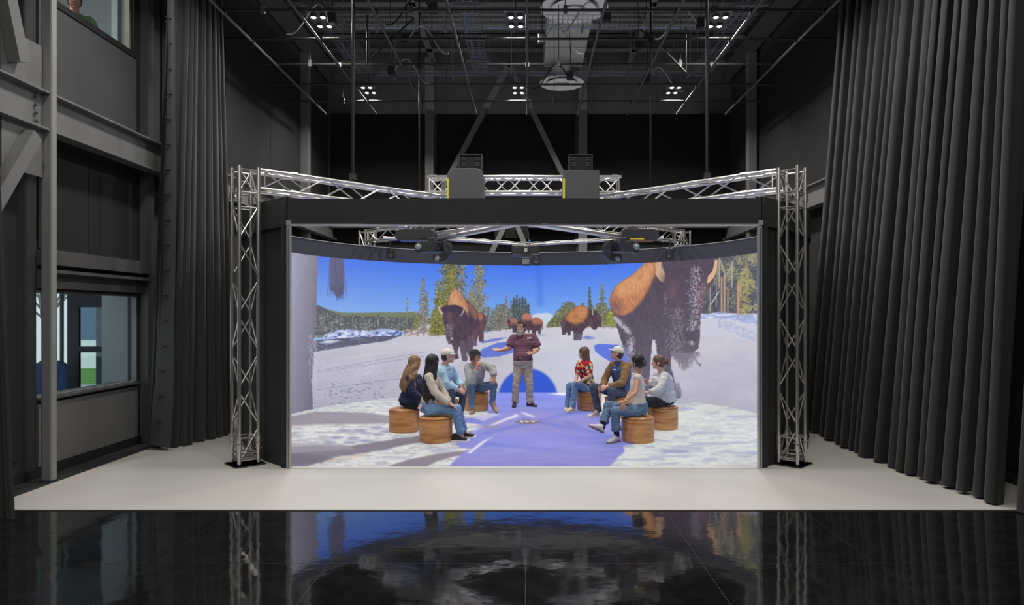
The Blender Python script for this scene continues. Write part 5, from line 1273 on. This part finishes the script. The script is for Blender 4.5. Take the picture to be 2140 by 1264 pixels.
# hair styles -----------------------------------------------------
def cap_hair(H, hc, s, f, u, k, back=.03, th=1.0):
    H.ell(hc+u*.026*k-f*.022*k, (s,f,u), (.088*k*th,.092*k*th,.108*k*th), 18, 12)
    H.ell(hc+u*.0*k-f*.045*k, (s,f,u), (.082*k*th,.070*k*th,.085*k*th), 16, 10)
def short_hair(H, hc, s, f, u, k, J, t):
    cap_hair(H, hc, s, f, u, k)
    for q in (-1,1): H.cap(hc+s*q*.070*k+f*.02*k+u*.04*k, hc+s*q*.072*k+f*.012*k-u*.012*k, .016*k, .010*k)
    H.ell(hc+f*.045*k+u*.094*k, (s,f,u), (.062*k,.045*k,.028*k))
def under_cap(H, hc, s, f, u, k, J, t):
    H.ell(hc-u*.010*k-f*.040*k, (s,f,u), (.084*k,.072*k,.070*k)); H.cap(hc-f*.07*k-u*.03*k, hc-f*.06*k-u*.07*k, .035*k, .028*k)
def shaggy_cap(H, hc, s, f, u, k, J, t):
    under_cap(H, hc, s, f, u, k, J, t)
    for i in range(9):
        a = -1.9+3.8*i/8; d = s*math.sin(a)-f*math.cos(a); H.cap(hc+d*.078*k+u*.02*k, hc+d*.088*k-u*(.06+.015*(i%3))*k, .022*k, .010*k)
def long_hair(width, L, taper, wav=0, side=0, front=1, back=.045):
    def fn(H, hc, s, f, u, k, J, t):
        cap_hair(H, hc, s, f, u, k, th=1.04); H.ell(hc+f*.02*k+u*.05*k, (s,f,u), (.084*k,.075*k,.080*k))
        dn = Vector((0,0,-1)); bk = Vector((-f.x,-f.y,0)).normalized()
        n = 9
        for i in range(n):
            a = -1.75+3.5*i/(n-1); d = s*math.sin(a)*width+bk*max(math.cos(a),-.1)
            p = hc+d*.070*k+u*.01; Lk = L*(1-.12*abs(a)/1.75)*(1+.05*((i*7)%3-1)); pts = 7; r = .034*k; sd = s*side
            for j in range(pts):
                q = (j+1)/pts; w_ = math.sin(j*1.9+i*1.3)*wav
                nx = hc+d*(.072*k)*(1+taper*q)+dn*Lk*q+bk*(back*math.sin(q*1.9))+s*w_+sd*q
                r2 = r*(1-.06*q) if j < pts-1 else r*.45
                H.cap(p, nx, r, r2, n=9); p = nx; r = r2
    return fn
def bun_hair(claw, hi=0, size=.05, low=.02):
    def fn(H, hc, s, f, u, k, J, t):
        cap_hair(H, hc, s, f, u, k, th=1.02); H.ell(hc+f*.02*k+u*.05*k, (s,f,u), (.082*k,.07*k,.076*k))
        b = hc-f*.118*k+u*low*k
        if size > .045:
            H.ell(b, (s,f,u), (size*.9,size*.75,size)); 
            for i in range(6): a = i*1.05; H.ell(b-f*.02+s*math.cos(a)*size*.6+u*math.sin(a)*size*.75, (s,f,u), (.022,.022,.022))
        else: H.ell(b, (s,f,u), (size*.9,size*.7,size*1.1)); H.cap(b, b-u*.05*k-f*.012, size*.7, size*.4)
        for q in (-1,1): H.cap(hc+s*q*.074*k+f*.035*k+u*.03*k, hc+s*q*.070*k+f*.028*k-u*.085*k, .010*k, .005*k, n=7)
        if claw is not None:
            m = MB()
            for i in range(5):
                for q in (-1,1): m.path([b-f*.045+u*(.04-.022*i), b-f*.046+s*q*.018+u*(.036-.02*i), b-f*.018+s*q*.040+u*(.03-.02*i)], .005, 6)
            m.cap(b-f*.048+u*.045, b-f*.048-u*.055, .007, .007); m.build('hair_claw', claw, t, remesh=.004, sm=1)
    return fn
def D(ax, ay, az=0): return Vector((ax,ay,az))
FL0 = .005
# ---- standing man ------------------------------------------------
d0 = 14.30
J = dict(face=(-122,0), torso=(-96,0), head=P(1089.5,684,d0-.03), neck=P(1092,700,d0), sl=P(1114,706,d0-.02), sr=P(1073,707,d0+.0), el=P(1124,728,d0-.06), er=P(1065,727,d0-.05),
 wl=P(1115,737,d0-.28), wr=P(1045,732,d0-.14), hl=(D(-.82,-.45,-.12), D(.15,-.35,1), D(-.3,.5,.6)), hr=(D(-.9,-.1,.10), D(.2,-.5,.9), D(0,.4,.9)), pelvis=P(1093,762,d0),
 pl=P(1102,766,d0), pr=P(1084,766,d0), kl=P(1106.5,806,d0-.03), kr=P(1078.5,806,d0-.03), al=P(1107,842,d0+.02), ar=P(1076.5,842,d0+.02), tl=Vector((.17,d0-.12,FL0)), tr=Vector((-.30,d0-.24,FL0)))
J['al'].z = .09; J['ar'].z = .09
man, inf = human('person','bearded man in maroon striped polo and khakis standing, arms spread', (J['pelvis'].x,d0,0), J, dict(skin=SK['b'], hair=HR['dark'], beard=True, pants=CL['khaki'], shirt=CL['polo'], collar=mat('maroon collar',(84,44,60),.8), hairfn=short_hair, shoes=(SHO['maroon'],SHO['maroon'],SHO['maroon']), w=1.16, d=1.08, belly=.06, sleeve=.42, sl_e=.026, leg=1.16, hem=.068, arm=1.18, cut=1.03, loose=.014, curl=.15, hemcut=1))
hc, s, f, u, k, mid, sa, fr, up = inf
m = MB(); m.ell(hc-u*.088+f*.062, (s,f,u), (.068,.060,.055)).ell(hc-u*.130+f*.066, (s,f,u), (.062,.05,.062)).ell(hc-u*.165+f*.064, (s,f,u), (.042,.034,.035)).cap(hc-u*.052+f*.098-s*.028, hc-u*.052+f*.098+s*.028, .012, .012)
for q in (-1,1): m.cap(hc+s*q*.068-u*.02+f*.02, hc+s*q*.052-u*.09+f*.045, .014, .022)
m.build('beard', HR['beard'], man, remesh=.007, sm=1)
pz = J['pelvis']; bz = pz+Vector((0,0,.115))
MB().loft([(bz-Vector((0,0,.018)), D(1,0), D(0,1), .205, .184),(bz+Vector((0,0,.018)), D(1,0), D(0,1), .204, .184)], 26, 2.3).build('belt', CL['belt'], man, smooth=True)
MB().box(bz.x-.025,bz.x+.02,bz.y-.190,bz.y-.180,bz.z-.016,bz.z+.016).build('belt_buckle', M['alu2'], man)
lp = P(1104.5,706,d0-.155); text('shirt_logo', 'WT', .044, ewh, P(1105.5,706.5,d0-.165), Matrix.Rotation(R(90),3,'X') @ Matrix.Rotation(R(0),3,'Y'), man, ext=.006, shear=.25, sx=1.2, bold=.002)
# ---- A: long black hair, cream knit
def seat(px, pyv, d): return P(px, pyv, d)
J = dict(face=(52,0), torso=(8,0), head=P(904,758,10.47), neck=P(903,777,10.47), sr=P(896,787,10.32), sl=P(907,786,10.62), er=P(909,820,10.27), el=P(924,815,10.66), wr=P(939,844,10.28), wl=P(940,842,10.52),
 hr=(D(.92,.1,-.5), D(0,0,-1), D(0,1,0)), hl=(D(.9,-.05,-.55), D(0,0,-1), D(0,-1,0)), pelvis=P(894,853,10.45), pr=P(899,858,10.36), pl=P(900,857,10.56), kr=P(951,855,10.34), kl=P(955,853,10.58),
 ar=P(963,905,10.40), al=P(970,900,10.70), tr=Vector((-.93,10.36,FL0)), tl=Vector((-.835,10.72,FL0)))
J['ar'].z = J['al'].z = .095
J['tr'] = Vector(((981-CX)/FP*10.43,10.38,FL0)); J['tl'] = Vector(((994-CX)/FP*10.72,10.70,FL0))
pa, inf = human('person','seated woman with straight long black hair, cream knit sweater and blue jeans', (J['pelvis'].x,10.45,PH), J, dict(fem=True, skin=SK['b'], hair=HR['black'], pants=CL['jeanslight'], shirt=CL['cream'], hairfn=long_hair(1.0,.60,.35,0,0,back=.07), shoes=(SHO['black'],SHO['white'],SHO['white']), w=.80, d=.95, sleeve=.97, sl_e=.018, hemcut=1, leg=1.0, hem=.062, cut=.93, hs=1.0, loose=.014))
MB().obox(P(877.5,850,10.32), D(1,0,-.35), D(0,1,0), D(.35,0,1), .024,.005,.036).build('paper_tag', mat('pink paper',(236,190,190),.7), pa)
# ---- B: wavy brown hair, navy
J = dict(face=(50,0), torso=(20,0), head=P(867,759,11.33), neck=P(866,778,11.33), sr=P(856,790,11.18), sl=P(873,789,11.50), er=P(861,818,11.12), el=P(882,815,11.55), wr=P(881,832,11.1), wl=P(888,829,11.45),
 hr=(D(.9,.2,-.1), D(0,0,-1), D(0,1,0)), hl=(D(.9,-.2,-.1), D(0,0,-1), D(0,-1,0)), pelvis=P(853,842,11.33), pr=P(858,846,11.24), pl=P(860,845,11.44), kr=P(897,846,11.35), kl=P(899,844,11.6), ar=P(901,889,11.45), al=P(903,886,11.7),
 tr=Vector((-1.42,11.6,FL0)), tl=Vector((-1.42,11.85,FL0)))
pb, inf = human('person','seated woman with wavy light brown hair, navy top and black trousers', (J['pelvis'].x,11.33,PH), J, dict(fem=True, skin=SK['a'], hair=HR['wavy'], pants=CL['blackpant'], shirt=CL['navy'], hairfn=long_hair(1.05,.44,.75,.022,-.0,back=.13), shoes=(SHO['black'],SHO['white'],SHO['black']), w=.98, d=1.1, sleeve=.97, sl_e=.02, leg=1.08, hs=1.0, loose=.030, hemz=.03))
# ---- D: light blue shirt, white cap
J = dict(face=(12,4), torso=(12,0), head=P(935.5,744,12.33), neck=P(928,765,12.36), sr=P(921,773,12.18), sl=P(941,770,12.55), er=P(933,803,12.10), el=P(957,796,12.62), wr=P(958,815,12.18), wl=P(965,808,12.40),
 hr=(D(.85,.25,-.35), D(.2,.6,-.4), D(0,.3,1)), hl=(D(.75,-.5,-.5), D(.2,-.6,-.4), D(0,-.3,1)), pelvis=P(914,824,12.45), pr=P(920,828,12.35), pl=P(922,827,12.56), kr=P(943,815,12.14), kl=P(969,817,12.66), ar=P(944,870,12.1), al=P(962,862,12.72),
 tr=Vector((-1.23,12.0,FL0)), tl=Vector(((971-CX)/FP*12.62,12.60,FL0)))
J['al'].z=.09; J['ar'].z=.09
pd, inf = human('person','seated man in light blue shirt and white cap leaning forward, hands clasped', (J['pelvis'].x,12.45,PH), J, dict(skin=SK['a'], hair=HR['dark'], pants=CL['jeansdark'], shirt=CL['bluesh'], collar=True, hairfn=under_cap, hat=(mat('off white cap',(214,208,194),.8), mat('off white visor',(214,208,194),.8)), shoes=(SHO['greywh'],SHO['white'],SHO['greywh']), w=1.14, d=1.15, arm=1.12, sleeve=.93, sl_e=.02, leg=1.05, hemz=.02, curl=.6))
# ---- C: grey hoodie
J = dict(face=(-32,-4), torso=(-62,0), head=P(993,744,13.45), neck=P(990,762,13.52), sr=P(978,768,13.50), sl=P(1009,763,13.60), er=P(986,796,13.22), el=P(1028,768,13.42), wr=P(996,771,13.20), wl=P(1033,787,13.30),
 hr=(D(.22,-.1,.9), D(.5,.8,.1), D(.7,-.6,.2)), hl=(D(-.18,-.25,-.8), D(-.2,.8,-.2), D(-.9,-.1,0)), pelvis=P(991,808,13.72), pl=P(998,812,13.66), pr=P(985,812,13.62), kr=P(985,806,13.22), kl=P(1032,803,13.38), ar=P(987,851,13.26), al=P(1028,841,13.5),
 tr=Vector(((986-CX)/FP*13.3,13.10,FL0)), tl=Vector(((1039-CX)/FP*13.45,13.30,FL0)))
J['ar'].z=.09; J['al'].z=.14
pc, inf = human('person','seated man in grey hoodie and black cap resting his chin on one hand', (J['pelvis'].x,13.72,PH), J, dict(skin=SK['b'], hair=HR['mid'], pants=CL['jeansmid'], shirt=CL['grey'], hairfn=shaggy_cap, hat=(mat('black cap',(44,46,44),.8), mat('black visor',(44,46,44),.8)), shoes=(SHO['taupe'],SHO['taupe'],SHO['taupe']), w=1.05, d=1.1, arm=1.08, sleeve=.95, sl_e=.026, leg=1.05, loose=.02, hemz=.03, curl=.5, cut=.92))
hc, s, f, u, k, mid, sa, fr, up = inf
m = MB(); m.loft([(mid+up*.0-fr*.02, sa, fr, .115, .10),(mid+up*.05-fr*.03, sa, fr, .105, .09),(mid+up*.075-fr*.035, sa, fr, .085, .07)], 20, 2.0); m.build('hood', CL['grey'], pc, remesh=.01, sm=4)
MB().cap(J['wl']+(J['el']-J['wl'])*.10, J['wl']+(J['el']-J['wl'])*.22, .045,.047,False,False).build('wristwatch', M['plastic'], pc, smooth=True)
for q in 'lr': 
    c = J['a'+q]+(J['k'+q]-J['a'+q])*.12; dd = (J['k'+q]-J['a'+q]).normalized(); MB().cap(c-dd*.03, c+dd*.03, .064, .066, False, False).build('trouser_cuff', CL['jeanslight'], pc, smooth=True)
# ---- E: floral blouse
J = dict(face=(146,2), torso=(200,0), head=P(1220,738,13.75), neck=P(1219.5,754,13.75), sl=P(1231,760,13.55), sr=P(1210,759,13.86), el=P(1233,786,13.42), er=P(1205,785,13.80), wl=P(1214,796,13.34), wr=P(1204,797,13.62),
 hl=(D(-.95,0,-.1), D(0,0,-1), D(0,1,0)), hr=(D(-.5,-.6,-.3), D(0,0,-1), D(.5,-.5,0)), pelvis=P(1230,808,13.78), pl=P(1227,812,13.66), pr=P(1224,812,13.84), kl=P(1202,803,13.48), kr=P(1190,806,13.62), al=P(1196,849,13.42), ar=P(1187,848,13.62),
 tl=Vector(((1184-CX)/FP*13.45,13.26,FL0+.02)), tr=Vector(((1180-CX)/FP*13.6,13.46,FL0)))
J['al'].z=.10; J['ar'].z=.09
pe, inf = human('person','seated woman in red floral blouse and blue jeans with long brown hair', (J['pelvis'].x,13.78,PH), J, dict(fem=True, skin=SK['a'], hair=HR['brown'], pants=CL['jeanslight'], shirt=CL['floral'], collar=True, hairfn=long_hair(.72,.22,.05,0,0), shoes=(SHO['beige'],SHO['beige'],SHO['white']), w=.88, d=.98, sleeve=.40, sl_e=.014, leg=1.0, hem=.07, hs=1.0, loose=.018, hemz=.02))
# ---- F: vest man
J = dict(face=(168,14), torso=(200,0), head=P(1290,738,12.86), neck=P(1293,755,12.90), sl=P(1310,764,12.78), sr=P(1280,762,13.02), el=P(1300,800,12.58), er=P(1266,789,12.98), wl=P(1269,808,12.50), wr=P(1259,808,12.72),
 hl=(D(-.85,.3,-.4), D(-.2,.6,-.4), D(0,.3,1)), hr=(D(-.7,-.5,-.5), D(-.1,-.6,-.3), D(0,-.3,1)), pelvis=P(1303,818,12.88), pl=P(1298,822,12.78), pr=P(1296,822,12.96), kl=P(1277,815,12.48), kr=P(1239,808,12.90), al=P(1281,864,12.45), ar=P(1251,857,12.92),
 tl=Vector((1.50,12.25,FL0)), tr=Vector(((1229-CX)/FP*12.8,12.74,FL0)))
J['al'].z=.09; J['ar'].z=.09
pf, inf = human('person','seated man in navy vest, brown pullover, glasses and cream cap looking up', (J['pelvis'].x,12.88,PH), J, dict(skin=SK['a'], hair=HR['dark'], pants=CL['jeansdark'], shirt=CL['olive'], vest=True, collar=mat('dark checked collar',(60,44,46),.8), hairfn=under_cap, hat=(mat('cream cap',(206,204,178),.8), mat('cream visor',(206,204,178),.8)), shoes=(SHO['beige'],SHO['white'],SHO['black']), w=1.04, d=1.05, sleeve=.95, sl_e=.020, leg=1.06, hem=.062, curl=.6))
hc, s, f, u, k, mid, sa, fr, up = inf
m = MB()
for q in (-1,1): m.path([hc+f*.104+s*(q*.032+.024*math.cos(a))+u*(.010+.018*math.sin(a)) for a in np.linspace(0,2*PI,13)], .0035, 5).path([hc+f*.104+s*q*.056+u*.014, hc+f*.02+s*q*.082+u*.012], .003, 5)
m.build('glasses', M['blue'], pf, smooth=True)
MB().cap(J['wl']+(J['el']-J['wl'])*.06, J['wl']+(J['el']-J['wl'])*.15, .036,.038,False,False).build('wristwatch', M['white'], pf, smooth=True)
m = MB(); m.path([mid+fr*(.125)+up*.03-sa*.0, mid+fr*.145-up*.1, mid+fr*.15-up*.24], .006, 6); m.build('zip', M['steel'], pf)
MB().obox(P(1286,772,12.68)+fr*.03, sa, fr, up, .028, .006, .010).build('chest_patch', M['white'], pf)
# ---- G: cropped cream top
J = dict(face=(128,0), torso=(184,0), head=P(1333,757,10.45), neck=P(1336,777,10.45), sl=P(1333,788,10.30), sr=P(1328,787,10.64), el=P(1328,821,10.16), er=P(1318,820,10.68), wl=P(1306,838,10.12), wr=P(1308,838,10.50),
 hl=(D(-.25,.05,-.95), D(.5,.5,-.5), D(-.6,.5,.2)), hr=(D(-.8,-.5,.0), D(0,0,-1), D(0,-1,0)), pelvis=P(1336,855,10.44), pl=P(1330,860,10.34), pr=P(1330,858,10.56), kl=P(1285,859,10.28), kr=P(1271,847,10.46), al=P(1289,900,10.34), ar=P(1259,893,10.32),
 tl=Vector(((1268-CX)/FP*10.3,10.20,FL0)), tr=P(1232,892,10.20))
J['al'].z=.10
J['hl']=(D(-.35,0,-.9), D(0,.6,-.5), D(-.9,0,.2))
pg, inf = human('person','seated woman in cropped cream top, legs crossed, dark hair clipped up', (J['pelvis'].x,10.44,PH), J, dict(fem=True, skin=SK['c'], hair=HR['black'], pants=CL['jeansmid'], shirt=CL['tee'], hairfn=bun_hair(M['steeldark'],0,.036,.0), shoes=(SHO['greywh'],SHO['gum'],SHO['white']), w=.80, d=.95, sleeve=.06, sl_e=.010, hemcut=1, leg=1.03, hem=.072, cut=.78, hs=1.0, loose=.008, sock=CL['sock']))
m = MB(); c = J['wl']+(J['el']-J['wl'])*.08; m.path([c+D(.030*math.cos(a),.028*math.sin(a),.006*math.cos(a)) for a in np.linspace(0,2*PI,13)], .004, 5); m.build('bracelet', M['white'], pg, smooth=True)
# ---- H: white sweatshirt
J = dict(face=(160,0), torso=(190,0), head=P(1376,757,11.55), neck=P(1381,775,11.58), sl=P(1389,786,11.42), sr=P(1375,784,11.80), el=P(1378,815,11.24), er=P(1362,812,11.84), wl=P(1356,820,11.22), wr=P(1353,800,11.55),
 hl=(D(-.9,.3,.0), D(0,0,-1), D(0,1,0)), hr=(D(-.3,-.5,.6), D(0,-.8,-.2), D(-.5,0,.5)), pelvis=P(1388,836,11.60), pl=P(1383,842,11.48), pr=P(1380,840,11.70), kl=P(1346,840,11.42), kr=P(1344,838,11.68), al=P(1342,886,11.40), ar=P(1340,882,11.68),
 tl=Vector((1.72,11.30,FL0)), tr=Vector((1.72,11.6,FL0)))
J['al'].z=.09; J['ar'].z=.09
ph_, inf = human('person','seated woman in loose white sweatshirt with brown hair in a bun', (J['pelvis'].x,11.6,PH), J, dict(fem=True, skin=SK['a'], hair=HR['mid'], pants=CL['blackpant'], shirt=CL['whitesw'], hairfn=bun_hair(mat('amber claw clip',(150,92,44),.4),0,.05,.02), shoes=(SHO['black'],SHO['white'],SHO['white']), w=1.05, d=1.25, sleeve=.97, sl_e=.030, leg=1.12, hs=1.0, loose=.045, hemz=-.02))
# ---- upstairs man behind the upper window
x0, d0 = -6.42, 9.75
J = dict(face=(-55,-6), torso=(-40,0), head=Vector((x0,d0,6.36)), neck=Vector((x0,d0,6.20)), sl=Vector((x0+.13,d0+.14,6.12)), sr=Vector((x0-.13,d0-.14,6.12)), el=Vector((x0+.2,d0+.16,5.82)), er=Vector((x0-.2,d0-.18,5.82)), wl=Vector((x0+.25,d0+.05,5.6)), wr=Vector((x0-.1,d0-.28,5.6)),
 hl=(D(.2,-.2,-.9), D(-.7,.2,0), D(.2,-.9,0)), hr=(D(.2,-.2,-.9), D(.7,.2,0), D(.2,-.9,0)), pelvis=Vector((x0,d0,5.64)), pl=Vector((x0+.07,d0+.06,5.6)), pr=Vector((x0-.07,d0-.06,5.6)), kl=Vector((x0+.08,d0+.06,5.18)), kr=Vector((x0-.08,d0-.06,5.18)),
 al=Vector((x0+.08,d0+.08,4.79)), ar=Vector((x0-.08,d0-.04,4.79)), tl=Vector((x0+.22,d0-.06,4.705)), tr=Vector((x0+.06,d0-.18,4.705)))
human('person','man in a grey-green t-shirt behind the upper left window', (x0,d0,4.70), J, dict(skin=SK['a'], hair=HR['dark'], pants=CL['jeansdark'], shirt=CL['green'], hairfn=short_hair, shoes=(SHO['black'],SHO['white'],SHO['white']), sleeve=.4, sl_e=.02, w=.95))
cam = bpy.data.cameras.new('camera'); co = bpy.data.objects.new('camera', cam); C.objects.link(co)
co.location = (0,0,HC); co.rotation_euler = (R(90),0,0); cam.sensor_width = 36; cam.lens = 36*FP/2140
cam.shift_x = -(CX-1070)/2140; cam.shift_y = (CY-632)/2140
cam.clip_end = 200
bpy.context.scene.camera = co
wd = bpy.data.worlds.new('world'); bpy.context.scene.world = wd; wd.use_nodes = True
wd.node_tree.nodes['Background'].inputs[0].default_value = (.72,.84,1,1); wd.node_tree.nodes['Background'].inputs[1].default_value = 1.0
sc = bpy.context.scene; sc.cycles.max_bounces = 7; sc.cycles.diffuse_bounces = 3; sc.cycles.glossy_bounces = 3; sc.cycles.transmission_bounces = 4; sc.cycles.adaptive_threshold = .02; sc.cycles.use_denoising = True; sc.view_settings.view_transform = 'Standard'; sc.view_settings.look = 'None'
for o in bpy.data.objects:
    if '_o' in o: del o['_o']
